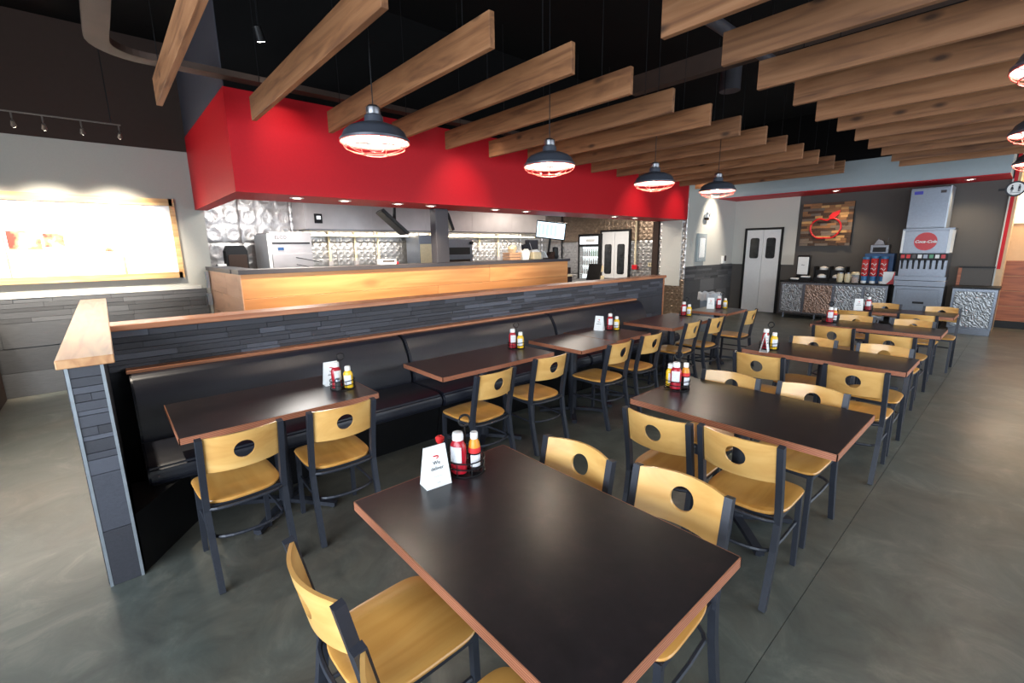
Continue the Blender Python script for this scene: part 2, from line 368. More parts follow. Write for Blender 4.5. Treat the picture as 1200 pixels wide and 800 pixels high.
for k, (a, b) in enumerate(rows):
    y = -2.2 - random.random() * .4
    while y < 1.1:
        L = .62 if k < 3 else random.uniform(.3, .75)
        y1 = min(y + L, 1.1)
        if y1 - y > .06: block('slate_tile', sg, wl, XW + .004, XW + .02 + random.random() * .006, y + .002, y1 - .002, a + .002, b - .002)
        y = y1
# far walls
YB = 12.66
wf = struct('wall_far', B(-5.35, -.42, YB, YB + .1, 0, 4.4), M['charcoal_wall'])
obj('pale_wall_panel', B(-5.35, -3.86, YB - .02, YB, 1.22, 2.84), M['wall_grey'], wf)
struct('wall_alcove_left', B(-5.47, -5.35, 10.15, YB, 0, 4.4), M['wall_grey'])
wa = struct('trim_1', B(-5.35, -5.338, 10.15, YB, 0, 1.23), M['grout'])
for k, (a, b) in enumerate([(0, .3), (.3, .6), (.6, .9), (.9, .96), (.96, 1.04), (1.04, 1.1), (1.1, 1.16), (1.16, 1.23)]):
    y = 10.15
    while y < YB:
        y1 = min(y + random.uniform(.35, .8), YB)
        block('slate_tile', sg, wa, -5.346, -5.332 + random.random() * .006, y + .002, y1 - .002, a + .002, b - .002); y = y1
hd = struct('wall_header', B(-5.35, -.44, 11.66, YB, 2.84, 3.35), M['header'])
obj('black_upper', B(-5.35, -.44, 11.66, YB, 3.35, 4.4), M['ceil'], hd)
obj('red_soffit', B(-5.35, -.44, 11.65, YB, 2.825, 2.84), M['red'], hd)
sw = struct('wall_stub', B(-.42, -.33, 12.64, 13.45, 0, 4.4), M['tan'])
obj('white_corner_edge', B(-.44, -.42, 12.63, 12.66, .0, 2.825), M['wall_grey'], sw)
obj('red_end_strip', B(-.42, -.37, 12.63, 12.64, 1.2, 4.4), M['red'], sw)
wh = struct('wall_hall', B(-.9, 3.2, 13.45, 13.55, 0, 4.4), M['tan'])
for k in range(4):
    obj('wood_panel', B(-.45, 3.0, 13.43, 13.452, .14 + k * .3 + .004, .14 + (k + 1) * .3 - .004, bevel=.003), M['hallwood'], wh)
struct('baseboard_hall', B(-.45, 3.0, 13.42, 13.45, 0, .14), M['black'])
# windowed sides, behind the camera and to its right
for nm, horiz in (('wall_front', True), ('wall_right', False)):
    a0, a1 = (-8, 3.2) if horiz else (-3.2, 13.5)
    bm = bm_new()
    def seg(u0, u1, z0, z1):
        if horiz: box(bm, u0, u1, -3.2, -3.1, z0, z1)
        else: box(bm, 3.1, 3.2, u0, u1, z0, z1)
    seg(a0, a1, 0, .5); seg(a0, a1, 3.0, 4.4)
    span = (-3.2, 3.1) if horiz else (1.4, 11.8)
    seg(a0, span[0], .5, 3.0); seg(span[1], a1, .5, 3.0)
    struct(nm, bm, M['wall_grey'])
    wb = bm_new(); n = 4 if horiz else 6
    for k in range(n + 1):
        u = span[0] + (span[1] - span[0]) * k / n
        if horiz: box(wb, u - .03, u + .03, -3.17, -3.11, .5, 3.0)
        else: box(wb, 3.11, 3.17, u - .03, u + .03, .5, 3.0)
    w = struct('window_1' if horiz else 'window_2', wb, M['black'])
# kitchen box: red bulkhead over the opening, charcoal above
wk = struct('wall_kitchen', bm_new(), M['red'])
kb = bm_new(); box(kb, -5.5, -5.35, 1.1, 10.12, 2.29, 3.25); box(kb, XW, -5.5, 1.1, 1.25, 2.29, 3.25); box(kb, -6.12, -5.5, 1.25, 10.12, 2.29, 2.42)
wk.data = finish('wall_kitchen', kb, M['red'])
ku = struct('wall_kitchen_upper', B(XW, -5.354, 1.104, 1.25, 3.25, 4.4), M['wall_dkblue'])
obj('black_front', B(-5.5, -5.352, 1.112, 10.15, 3.25, 4.4), M['ceil'], ku)
struct('ceiling_kitchen', B(-10, -6.12, 1.25, 10.5, 2.75, 2.8), M['wall_grey'])
wkb = struct('wall_kitchen_back', B(-9.62, -9.5, 1.0, 10.6, 0, 2.8), M['grout'])
wkf = struct('wall_kitchen_far', B(-9.6, -6.05, 10.5, 10.6, 0, 2.8), M['grout'])
wkl = struct('wall_kitchen_left', B(-9.6, XW - .12, .98, 1.1, 0, 2.8), M['grout'])
wkr = struct('wall_kitchen_return', B(-6.05, -5.37, 10.15, 10.3, 0, 2.8), M['grout'])
# pressed tin sheets with raised rings
def tin_mesh(w, h, ring, n=26):
    bm = bm_new(); g = [[None] * (n + 1) for _ in range(n + 1)]
    for i in range(n + 1):
        for j in range(n + 1):
            u, v = i / n * w, j / n * h; z = 0.004
            pu, pv = (u % ring) - ring / 2, (v % ring) - ring / 2
            d = math.hypot(pu, pv)
            z += .0125 * math.exp(-((d - ring * .36) / (ring * .09)) ** 2) + .007 * math.exp(-(d / (ring * .1)) ** 2)
            if i in (0, n) or j in (0, n): z = 0.0
            g[i][j] = bm.verts.new((z, u + .002 if i == 0 else (u - .002 if i == n else u), v))
    for i in range(n):
        for j in range(n): bm.faces.new((g[i][j], g[i + 1][j], g[i + 1][j + 1], g[i][j + 1]))
    return bm
tinA = finish('tin_panel', tin_mesh(.9, .93, .31), M['tin'], True)
tinB = finish('tin_panel', tin_mesh(.9, .93, .155, 36), M['tin'], True)
tinC = mesh_with(tinB, M['tin_brown'])
for i in range(11):
    for j in range(3):
        y = 1.1 + i * .85
        if y > 10: continue
        o = obj('tin_panel', tinA if i < 2 else tinB, None, wkb, loc=(-9.5, y, j * .93)); o.scale = (1, .85 / .9, 1)
for i in range(4):
    for j in range(3):
        o = obj('tin_panel', tinC if j == 2 else tinB, None, wkf, loc=(-9.5 + i * .8625, 10.5, j * .93), rot=(0, 0, -PI / 2)); o.scale = (1, .8625 / .9, 1)
        # sheet runs along +X, bumps towards -Y
        o.location = (-9.5 + i * .8625, 10.5, j * .93); o.rotation_euler = (0, 0, -PI / 2); o.location.x += 0; o.scale = (1, .8625 / .9, 1)
for j in range(3):
    o = obj('tin_panel', tinC if j == 0 else tinB, None, wkr, loc=(-6.05, 10.15, j * .93), rot=(0, 0, -PI / 2)); o.scale = (1, .7 / .9, 1)
obj('grey_wall_board', B(-5.97, -5.46, 10.12, 10.15, .78, 2.32, bevel=.004), M['wall_grey'], wkr)
pst = obj('kitchen_corner_post', B(-6.2, -6.05, 10.1, 10.25, 0, 2.29), M['wall_brown']); pst['kind'] = 'structure'; pst.name = 'trim_2'
col = struct('trim_3', B(-6.06, -5.9, 3.76, 3.98, 1.5, 2.29, bevel=.006), M['dkpost'])

# ---------------------------------------------------------------- slate half wall
hw = thing('half_wall', 'T-shaped slate tiled half wall with an oak cap behind the black booths', 'partition', (-4.2, 0, 0))
HW = Vector((-4.2, 0, 0))
cb = bm_new(); box(cb, -4.29 + 4.2, -4.162 + 4.2, -.07, 7.15, 0, 1.175); box(cb, -6.72 + 4.2, -2.962 + 4.2, -.198, -.068, 0, 1.175)
obj('core', cb, M['grout'], hw)
def hblock(x0, x1, y0, y1, z0, z1): block('slate_tile', UNIT, hw, x0 + 4.2, x1 + 4.2, y0, y1, z0, z1)
zr = [.885, .93, .965, 1.01, 1.04, 1.085, 1.125, 1.175]
for a, b in zip(zr, zr[1:]):                                         # booth side, above the bench cap
    y = -.066
    while y < 7.15:
        y1 = min(y + random.uniform(.18, .62), 7.15)
        if 7.15 - y1 < .08: y1 = 7.15
        hblock(-4.168, -4.15 + random.uniform(-.002, .006), y + .0015, y1 - .0015, a + .0015, b - .0015); y = y1
for a, b in ((0, .3), (.3, .6), (.6, .885)):                         # stretch beyond the benches
    for y in (6.2, 6.52, 6.84): hblock(-4.168, -4.15 + random.uniform(0, .004), y + .0015, min(y + .32, 7.15) - .0015, a + .0015, b - .0015)
ez = [0, .31, .62, .70, .735, .80, .825, .87, .93, .955, 1.0, 1.04, 1.075, 1.12, 1.175]
for k, (a, b) in enumerate(zip(ez, ez[1:])):                         # the end that faces the room
    if k in (6, 10): hblock(-2.966, -2.952, -.19, -.128, a + .0015, b - .0015); hblock(-2.966, -2.95, -.126, -.076, a + .0015, b - .0015)
    else: hblock(-2.966, -2.951 + random.uniform(-.002, .003), -.19, -.076, a + .0015, b - .0015)
for a, b in zip(ez, ez[1:]):                                         # sides of the short leg
    x = -6.72
    while x < -2.97:
        x1 = min(x + random.uniform(.35, .8), -2.97)
        hblock(x + .0015, x1 - .0015, -.208, -.194, a + .0015, b - .0015)
        x = x1
tb = bm_new(); box(tb, -2.964 + 4.2, -2.947 + 4.2, -.203, -.19, 0, 1.175); box(tb, -2.964 + 4.2, -2.947 + 4.2, -.076, -.063, 0, 1.175)
obj('metal_edge_trim', tb, M['alum'], hw)['label'] = 'pale metal corner trims'
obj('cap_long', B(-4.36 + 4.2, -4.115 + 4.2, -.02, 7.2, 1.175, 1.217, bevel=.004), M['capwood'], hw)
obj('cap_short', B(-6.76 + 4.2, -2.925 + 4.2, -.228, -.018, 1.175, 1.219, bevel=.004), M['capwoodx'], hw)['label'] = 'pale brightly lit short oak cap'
obj('end_trim_board', B(-4.3 + 4.2, -4.14 + 4.2, 7.152, 7.185, 0, 1.175), M['capwood'], hw)

# ---------------------------------------------------------------- booth benches
BL = 2.062
def make_bench():
    t = thing('booth_bench', 'x', 'bench', (0, 0, 0), 0, 'black vinyl booth benches')
    prof = [(-4.13, .40), (-3.80, .43), (-3.79, .50), (-3.86, .72), (-3.93, .84), (-3.97, .872), (-4.02, .882), (-4.13, .882)]
    bm = bm_new(); prism(bm, prof, 'Y', .012, BL - .012)
    bmesh.ops.bevel(bm, geom=[e for e in bm.edges], offset=.012, segments=2, affect='EDGES')
    for v in bm.verts: v.co.x += .0
    obj('backrest', bm, M['vinyl'], t, True)
    bm = bm_new(); prof = [(-3.95, .33), (-3.30, .33), (-3.275, .35), (-3.265, .40), (-3.285, .445), (-3.33, .465), (-3.80, .45), (-3.95, .44)]
    prism(bm, prof, 'Y', .008, BL - .008); bmesh.ops.bevel(bm, geom=[e for e in bm.edges], offset=.012, segments=2, affect='EDGES')
    obj('seat', bm, M['vinyl'], t, True)
    obj('base', prism(bm_new(), [(-4.13, 0), (-3.42, 0), (-3.34, .33), (-4.13, .33)], 'Y', .004, BL - .004), M['black'], t)
    obj('top_rail', B(-4.148, -4.035, .0, BL, .882, .906, bevel=.003), M['capwood'], t)['label'] = 'red-brown wooden top rail'
    return t
b0 = make_bench()
b0['label'] = 'black vinyl booth bench nearest the end of the half wall'; b0.location = (0, .02, 0)
dup(b0, (0, .02 + BL, 0), 0, 'middle black vinyl booth bench along the slate half wall')
dup(b0, (0, .02 + 2 * BL, 0), 0, 'black vinyl booth bench farthest along the half wall, by the bin')
t = thing('booth_end_panel', 'black end panel slanting from half wall end to the booth base', 'panel', (-2.97, -.055, 0))
obj('panel_board', prism(bm_new(), [(0, 0), (-.42, .315), (-.43, .30), (-.43, .0)], 'Z', .0, .345), M['black'], t)

# ---------------------------------------------------------------- chairs
POST = [(-.035, 0), (-.005, .12), (.032, .28), (.05, .42), (.042, .52), (.015, .66), (-.018, .825)]
def post_y(z):
    for (y0, z0), (y1, z1) in zip(POST, POST[1:]):
        if z0 <= z <= z1: return y0 + (y1 - y0) * (z - z0) / (z1 - z0)
    return POST[-1][0]
def smooth_post():
    zs = [0.0005, .06, .12, .2, .28, .36, .42, .5, .58, .66, .74, .825]
    return [(post_y(z) if z > .001 else -.035, z) for z in zs]
def make_back():
    w, z0, z1, bow, th, r = .172, .632, .822, .05, .012, .048
    n = 48; zc = (z0 + z1) / 2 + .006
    def surf(x, z, off):
        y = post_y(z) - bow * (1 - (x / w) ** 2) + off
        return (x, y, z + (0.006 * (1 - (x / w) ** 2) if z > .8 else 0))
    def outer(a):
        dx, dz = math.cos(a), math.sin(a); hz = (z1 - zc) if dz > 0 else (zc - z0)
        s = min(w / abs(dx) if abs(dx) > 1e-6 else 9, hz / abs(dz) if abs(dz) > 1e-6 else 9); return dx * s, zc + dz * s
    angs = sorted([2 * PI * k / n for k in range(n)] + [math.atan2(z1 - zc, w), PI - math.atan2(z1 - zc, w), -math.atan2(zc - z0, w) + 2 * PI, PI + math.atan2(zc - z0, w)])
    bm = bm_new(); L = []
    for off in (0.0, th):
        rings = []
        for f in (0, .33, .66, 1.0):
            ring = []
            for a in angs:
                ox, oz = outer(a); ix, iz = r * math.cos(a), zc + r * math.sin(a)
                x, z = ix + (ox - ix) * f, iz + (oz - iz) * f; ring.append(bm.verts.new(surf(x, z, off)))
            rings.append(ring)
        L.append(rings)
    m = len(angs)
    for rings in L:
        for A, Bq in zip(rings, rings[1:]):
            for k in range(m): bm.faces.new((A[k], A[(k + 1) % m], Bq[(k + 1) % m], Bq[k]))
    for idx in (0, 3):
        A, Bq = L[0][idx], L[1][idx]
        for k in range(m): bm.faces.new((A[k], A[(k + 1) % m], Bq[(k + 1) % m], Bq[k]))
    return bm
def seat_outline(n=56):
    pts = []
    for k in range(n):
        a = 2 * PI * k / n; c, s = math.cos(a), math.sin(a)
        e = 0.36 if s > 0 else 0.62                                # squarer front, rounder back
        x = .196 * math.copysign(abs(c) ** e, c); y = .21 * math.copysign(abs(s) ** e, s)
        x *= 1.0 + .04 * s if s > 0 else 1 + .02 * s
        pts.append((x, y + .235))
    return pts
def make_seat():
    out = seat_outline(); n = len(out); bm = bm_new(); cx, cy = 0, .235
    def dish(x, y):
        f = max(0, 1 - ((x / .17) ** 2 + ((y - .19) / .15) ** 2)); front = max(0, (y - .33) / .12)
        return .464 - .011 * f + .003 * math.exp(-(x / .05) ** 2) * max(0, min(1, (y - .2) / .15)) - .006 * front ** 2
    rings = []
    for f, dz, top in ((.12, 0, 1), (.35, 0, 1), (.6, 0, 1), (.8, 0, 1), (.93, 0, 1), (.985, -.003, 1), (1.0, -.008, 1), (.985, -.018, 1), (.9, -.02, 1), (.1, -.02, 1)):
        rings.append([bm.verts.new((x * f, cy + (y - cy) * f, (dish(x * f, cy + (y - cy) * f) if dz > -.015 else .464) + dz)) for x, y in out])
    for A, Bq in zip(rings, rings[1:]):
        for k in range(n): bm.faces.new((A[k], A[(k + 1) % n], Bq[(k + 1) % n], Bq[k]))
    bm.faces.new(rings[0]); bm.faces.new(rings[-1])
    return bm
def make_chair():
    t = thing('dining_chair', 'x', 'chair')
    obj('seat', make_seat(), M['seatwood'], t, True)
    obj('backrest', make_back(), M['chairwood'], t, True)
    for s in (-1, 1):
        bm = bm_new(); tube(bm, [(s * .183, y, z) for y, z in smooth_post()], .011, square=True, sx=1.5, sy=1.3, up=(1, 0, 0))
        # up=(1,0,0): first axis lies fore-aft, second sideways
        for v in bm.verts: pass
        obj('rear_leg', bm, M['black_metal'], t)
        bm = bm_new(); tube(bm, [(s * .172, .425, .0005), (s * .168, .415, .44)], .0125, square=True, up=(1, 0, 0)); obj('front_leg', bm, M['black_metal'], t)
    bm = bm_new(); box(bm, -.175, .175, .395, .42, .418, .443); box(bm, -.175, .175, .05, .07, .418, .443)
    for s in (-1, 1): box(bm, s * .172 - .01, s * .172 + .01, .05, .42, .418, .443)
    tube(bm, [(-.18, .045, .43)] + [(.18 * math.sin(a), .05 - .045 * math.cos(a), .43) for a in [-.9 + 1.8 * k / 8 for k in range(9)]] + [(.18, .045, .43)], .009, 6)
    obj('seat_frame', bm, M['black_metal'], t)
    bm = bm_new(); pts = [(-.165, .41, .26), (-.17, .2, .265), (-.165, .06, .268)] + [(.16 * math.sin(a), .06 - .07 * math.cos(a), .27) for a in [-1.2 + 2.4 * k / 8 for k in range(9)]] + [(.165, .06, .268), (.17, .2, .265), (.165, .41, .26)]
    tube(bm, pts, .009, 6); obj('stretcher', bm, M['black_metal'], t)
    return t
chair0 = make_chair(); used = [False]
def put_chair(x, y, rz, label, group):
    if not used[0]:
        used[0] = True; c = chair0; c.location = (x, y, 0); c.rotation_euler = (0, 0, rz); c['label'] = label; c['group'] = group; return c
    return dup(chair0, (x, y, 0), rz, label, group)
GB = 'chairs along the booth tables'; GT = 'chairs at the four-seat tables'
ordn = ['first', 'second', 'third', 'fourth', 'fifth', 'sixth', 'seventh', 'eighth', 'ninth']
for i, (x, y, a) in enumerate([(-2.545, .405, 2), (-2.55, .925, -2), (-2.50, 2.04, 3), (-2.545, 2.68, -3), (-2.47, 3.54, 1), (-2.485, 4.11, -1), (-2.57, 5.13, 2), (-2.53, 5.66, -2), (-2.49, 6.62, 1)]):
    put_chair(x, y, PI / 2 + math.radians(a), 'wood and black metal chair facing the black booth, %s from the half wall end' % ordn[i], GB)
TB = ['nearest', 'second', 'third', 'fourth', 'farthest']
tabs = [(-1.595, -.465, .59, 1.345), (-1.57, -.46, 2.38, 3.12), (-1.68, -.495, 4.34, 4.94), (-1.68, -.505, 6.31, 6.89), (-1.62, -.55, 8.0, 8.57)]
ch = [[(-1.225, .335, 0), (-.70, .33, 0), (-1.235, 1.46, PI), (-.775, 1.525, PI)],
      [(-1.21, 2.10, 0), (-.80, 2.145, 0), (-1.28, 3.15, PI), (-.80, 3.20, PI)],
      [(-1.375, 3.92, 0), (-.73, 3.95, 0), (-1.28, 4.97, PI), (-.745, 4.99, PI)],
      [(-1.32, 5.82, 0), (-.805, 5.64, 0), (-1.35, 6.91, PI), (-.81, 6.92, PI)],
      [(-1.49, 7.45, 0), (-.85, 7.54, 0), (-1.36, 8.63, PI), (-.73, 8.61, PI)]]
for i, L in enumerate(ch):
    for j, (x, y, r) in enumerate(L):
        side = ('near side, left', 'near side, right', 'far side, left', 'far side, right')[j]
        put_chair(x, y, r + math.radians(random.uniform(-2.5, 2.5)), 'honey wood and black metal chair at the %s four-seat table, %s' % (TB[i], side), GT)

# ---------------------------------------------------------------- tables
def make_table(name, label, w, d, loc, group, col_off=0.0):
    t = thing(name, label, 'table', loc, 0, group)
    obj('tabletop', B(-w / 2 + .004, w / 2 - .004, -d / 2 + .004, d / 2 - .004, .727, .76), M['top'], t)
    bm = bm_new()
    e = .005
    box(bm, -w / 2, w / 2, -d / 2, -d / 2 + e, .7255, .759); box(bm, -w / 2, w / 2, d / 2 - e, d / 2, .7255, .759)
    box(bm, -w / 2, -w / 2 + e, -d / 2, d / 2, .7255, .759); box(bm, w / 2 - e, w / 2, -d / 2, d / 2, .7255, .759)
    obj('edge_band', bm, M['ply'], t)['label'] = 'striped plywood edge'
    bm = bm_new(); cyl(bm, (0, 0, .03), (0, 0, .70), .045, n=20); box(bm, -.2, .2, -.2, .2, .705, .7265)
    obj('column', bm, M['black_metal'], t, True)
    bm = bm_new()
    for k in range(4):
        a = PI / 2 * k + PI / 4; dx, dy = math.cos(a), math.sin(a)
        tube(bm, [(0, 0, .045), (dx * .15, dy * .15, .038), (dx * .34, dy * .34, .018)], .02, square=True, sx=1.2, sy=.7)
        cyl(bm, (dx * .32, dy * .32, 0.0005), (dx * .32, dy * .32, .012), .022, n=10)
    obj('base', bm, M['black_metal'], t)
    return t
for i, (x0, x1, y0, y1) in enumerate(tabs):
    make_table('dining_table', '%s dark-topped four-seat table with striped plywood edge in the right-hand row' % TB[i], x1 - x0, y1 - y0, ((x0 + x1) / 2, (y0 + y1) / 2, 0), 'four-seat tables')
bt = [(-3.52, -2.79, .165, 1.275, 'nearest booth table, dark top, beside the half wall end'),
      (-3.40, -2.80, 1.78, 3.0, 'second booth table from the half wall end, dark with plywood edge'),
      (-3.37, -2.655, 3.21, 3.80, 'third booth table, the left one of two pushed together'),
      (-3.41, -2.70, 3.80, 4.46, 'fourth booth table, right one of two pushed together'),
      (-3.36, -2.67, 4.88, 6.06, 'fifth booth table, in front of the far end of the booth'),
      (-3.32, -2.74, 6.46, 7.16, 'last table of the booth row, standing beyond the benches by the bin')]
for x0, x1, y0, y1, lb in bt:
    make_table('booth_table', lb, x1 - x0, y1 - y0 - .004, ((x0 + x1) / 2, (y0 + y1) / 2, 0), 'tables along the booth')

# ---------------------------------------------------------------- condiments
ZT = .7602
def mk_ketchup():
    t = thing('ketchup_bottle', 'x', 'bottle', (0, 0, 0), 0, 'ketchup bottles')
    bm = bm_new(); lathe(bm, [(.026, 0), (.033, .004), (.034, .03), (.031, .045), (.033, .06), (.034, .10), (.033, .125), (.024, .143), (.019, .15)], 28, sx=1.05, sy=.8); obj('body', bm, M['ketchup'], t, True)
    obj('cap', lathe(bm_new(), [(.021, .149), (.0235, .15), (.0235, .172), (.021, .182), (.016, .184)], 24), M['white'], t, True)['label'] = 'white screw cap'
    bm = bm_new()
    for k in range(8):
        pass
    n = 10; A = []
    for k in range(n + 1):
        a = -PI / 2 - .75 + 1.5 * k / n; A.append([bm.verts.new((.0358 * 1.05 * math.cos(a), .0358 * .8 * math.sin(a), z)) for z in (.055, .075, .1, .125)])
    for p, q in zip(A, A[1:]):
        for j in range(3): bm.faces.new((p[j], q[j], q[j + 1], p[j + 1]))
    obj('label_sticker', bm, M['label'], t, True)['label'] = 'white front label'
    return t
def mk_mustard():
    t = thing('mustard_bottle', 'x', 'bottle', (0, 0, 0), 0, 'mustard bottles')
    obj('body', lathe(bm_new(), [(.024, 0), (.029, .004), (.03, .09), (.029, .105), (.02, .12), (.017, .124)], 24, sx=1.05, sy=.75), M['mustard'], t, True)
    obj('cap', lathe(bm_new(), [(.019, .123), (.02, .124), (.019, .15), (.016, .154)], 20), M['white'], t, True)['label'] = 'white cap'
    bm = bm_new(); A = []
    for k in range(9):
        a = -PI / 2 - .8 + 1.6 * k / 8; A.append([bm.verts.new((.0314 * 1.05 * math.cos(a), .0314 * .75 * math.sin(a), z)) for z in (.025, .06, .092)])
    for p, q in zip(A, A[1:]):
        for j in range(2): bm.faces.new((p[j], q[j], q[j + 1], p[j + 1]))
    obj('label_sticker', bm, M['label'], t, True)['label'] = 'white front label'
    return t
def mk_sauce():
    t = thing('sauce_bottle', 'x', 'bottle', (0, 0, 0), 0, 'dark steak sauce bottles')
    obj('body', lathe(bm_new(), [(.022, 0), (.026, .003), (.026, .10), (.022, .118)], 22), M['sauce'], t, True)
    obj('neck_wrap', lathe(bm_new(), [(.0255, .105), (.023, .125), (.014, .146)], 22, cap=False), M['orange'], t, True)['label'] = 'orange neck wrap'
    obj('red_band', lathe(bm_new(), [(.0268, .085), (.0268, .106), (.0262, .108)], 22, cap=False), M['redink'], t, True)['label'] = 'red band'
    obj('cap', lathe(bm_new(), [(.015, .144), (.0165, .146), (.0165, .17), (.014, .174)], 18), M['white'], t, True)['label'] = 'white cap'
    bm = bm_new(); A = []
    for k in range(9):
        a = -PI / 2 - .9 + 1.8 * k / 8; A.append([bm.verts.new((.0268 * math.cos(a), .0268 * math.sin(a), z)) for z in (.025, .05, .078)])
    for p, q in zip(A, A[1:]):
        for j in range(2): bm.faces.new((p[j], q[j], q[j + 1], p[j + 1]))
    obj('label_sticker', bm, M['label'], t, True)['label'] = 'pale front label'
    return t
def mk_caddy():
    t = thing('condiment_caddy', 'x', 'caddy', (0, 0, 0), 0, 'black wire condiment caddies')
    bm = bm_new(); R = .082
    cir = lambda r, z, n=28: [(r * math.cos(2 * PI * k / n), r * math.sin(2 * PI * k / n), z) for k in range(n)]
    tube(bm, cir(R, .004), .003, 5, True); tube(bm, cir(R, .035), .003, 5, True); tube(bm, cir(R, .062), .003, 5, True)
    for k in range(8):
        a = PI / 4 * k; tube(bm, [(R * math.cos(a), R * math.sin(a), .003), (R * math.cos(a), R * math.sin(a), .063)], .002, 4)
    for k in range(4):
        a = PI / 4 * k; tube(bm, [(R * math.cos(a), R * math.sin(a), .004), (-R * math.cos(a), -R * math.sin(a), .004)], .002, 4)
    obj('basket', bm, M['black'], t)
    bm = bm_new(); tube(bm, [(0, .0, .004), (0, 0, .20)], .0035, 6); tube(bm, [(.025 * math.cos(2 * PI * k / 18), 0, .225 + .025 * math.sin(2 * PI * k / 18)) for k in range(18)], .005, 6, True)
    obj('loop_handle', bm, M['black'], t)
    return t
def mk_shaker():
    t = thing('pepper_shaker', 'x', 'shaker', (0, 0, 0), 0, 'glass pepper shakers')
    obj('body', lathe(bm_new(), [(.018, 0), (.021, .003), (.018, .06)], 16), M['pepper'], t, True)
    obj('lid', lathe(bm_new(), [(.019, .06), (.019, .07), (.012, .08)], 16), M['steel'], t, True)['label'] = 'shiny metal lid'
    return t
def mk_tent():
    t = thing('table_tent_card', 'x', 'card', (0, 0, 0), 0, 'folded white table tent cards')
    w, h, d, e = .055, .165, .034, .0008
    bm = bm_new()
    for s in (-1, 1):
        A = [bm.verts.new((x, s * y, z)) for x, y, z in ((-w, d, 0), (w, d, 0), (w * .86, .002, h), (-w * .86, .002, h))]
        Bv = [bm.verts.new((x, s * (y - .0022), z)) for x, y, z in ((-w, d, 0), (w, d, 0), (w * .86, .002, h), (-w * .86, .002, h))]
        bm.faces.new(A); bm.faces.new(Bv[::-1])
        for k in range(4): bm.faces.new((A[k], A[(k + 1) % 4], Bv[(k + 1) % 4], Bv[k]))
    box(bm, -w * .86, w * .86, -.0022, .0022, h - .003, h + .001)
    box(bm, -w, w, -d, d, 0.0, .0012)
    obj('folded_card', bm, M['paper'], t)
    sl = math.atan2(d - .002, h); rot = (PI / 2 - sl, 0, 0)
    def at(z): return -(d - (d - .002) * z / h) - .0008
    for nm, s, sz, z, mat in (('headline', 'We', .021, .098, 'ink'), ('headline', 'deliver', .0205, .076, 'ink'), ('small_print', 'ORDER ONLINE', .0075, .045, 'ink'), ('small_print', '- -', .012, .02, 'ink')):
        if s == 'ORDER ONLINE': s = '- - - - - - - - -'
        text(nm, s, sz, M[mat], t, (0.0, at(z), z), rot)
    bm = bm_new()                                                   # small red swoosh mark
    pts = [(-.013, .128), (.006, .128), (.012, .124), (.012, .119), (.006, .114), (-.001, .114), (.001, .1175), (.005, .1175), (.0075, .120), (.006, .1225), (-.009, .1225)]
    A = [bm.verts.new((x, at(z), z)) for x, z in pts]; Bv = [bm.verts.new((x, at(z) - .0008, z)) for x, z in pts]
    bm.faces.new(A); bm.faces.new(Bv[::-1])
    for k in range(len(pts)): bm.faces.new((A[k], A[(k + 1) % len(pts)], Bv[(k + 1) % len(pts)], Bv[k]))
    obj('red_mark', bm, M['redink'], t)
    return t
PROTO = {'ketchup': (mk_ketchup, 'red ketchup squeeze bottle with white cap'), 'mustard': (mk_mustard, 'yellow mustard bottle with white cap'), 'sauce': (mk_sauce, 'dark sauce bottle with orange neck'),
         'caddy': (mk_caddy, 'black wire condiment caddy with loop handle'), 'shaker': (mk_shaker, 'small pepper shaker with metal lid'), 'tent': (mk_tent, 'white folded tent card')}
made = {}
def put(kind, x, y, rz, where, z=ZT):
    lb = PROTO[kind][1] + ' ' + where
    if kind not in made:
        o = PROTO[kind][0](); made[kind] = o; o.location = (x, y, z); o.rotation_euler = (0, 0, rz); o['label'] = lb; return o
    return dup(made[kind], (x, y, z), rz, lb)
CAMA = math.radians(48)
W4 = ['on the %s four-seat table' % q for q in TB]
WB = ['on the nearest booth table', 'on the second booth table', 'on the pushed-together booth tables', 'on the fifth booth table', 'on the last booth-row table']
def cset(cx, cy, items, where, face=None):
    """items: (kind, right, toward-viewer, twist)"""
    a = math.atan2(cx, cy) if face is None else face                 # turn so that local -Y looks to the viewer
    rz = -a if face is None else face
    rz = math.atan2(-cx, cy)
    ca, sa = math.cos(rz), math.sin(rz)
    for kind, u, v, tw in items:
        x, y = cx + u * ca + v * sa, cy + u * sa - v * ca
        put(kind, x, y, rz + tw, where, ZT + (.0065 if (kind in ('ketchup', 'mustard', 'sauce', 'shaker') and math.hypot(u, v) < .075) else 0))
CAD = ('caddy', 0, 0, .3)
cset(-1.51, 1.06, [CAD, ('ketchup', -.03, .035, -.5), ('sauce', .038, .02, .2), ('tent', -.125, .105, .5)], W4[0])
cset(-1.475, 2.79, [CAD, ('ketchup', -.01, .038, -.05), ('sauce', .05, .0, .6), ('mustard', -.045, -.03, .5)], W4[1])
cset(-1.50, 4.5, [CAD, ('ketchup', -.035, .025, 1.2), ('mustard', .035, .02, .5), ('shaker', .045, -.035, 0), ('tent', -.035, .13, 1.45)], W4[2])
cset(-1.55, 6.6, [CAD, ('ketchup', -.0, .035, .1), ('sauce', .045, -.01, .2)], W4[3])
cset(-1.5, 8.2, [CAD, ('ketchup', .02, .03, .1), ('shaker', .05, -.03, 0), ('tent', -.09, .09, .1)], W4[4])
cset(-3.08, 1.14, [CAD, ('mustard', .04, .03, -.3), ('ketchup', -.035, .0, .5), ('shaker', -.03, .055, 0), ('tent', -.07, -.13, .3)], WB[0])
cset(-3.18, 2.87, [CAD, ('mustard', .04, .02, -.2), ('ketchup', -.035, .005, .3)], WB[1])
cset(-3.12, 4.33, [CAD, ('mustard', .04, .02, -.2), ('ketchup', -.035, .0, .3), ('tent', -.155, .05, -.3)], WB[2])
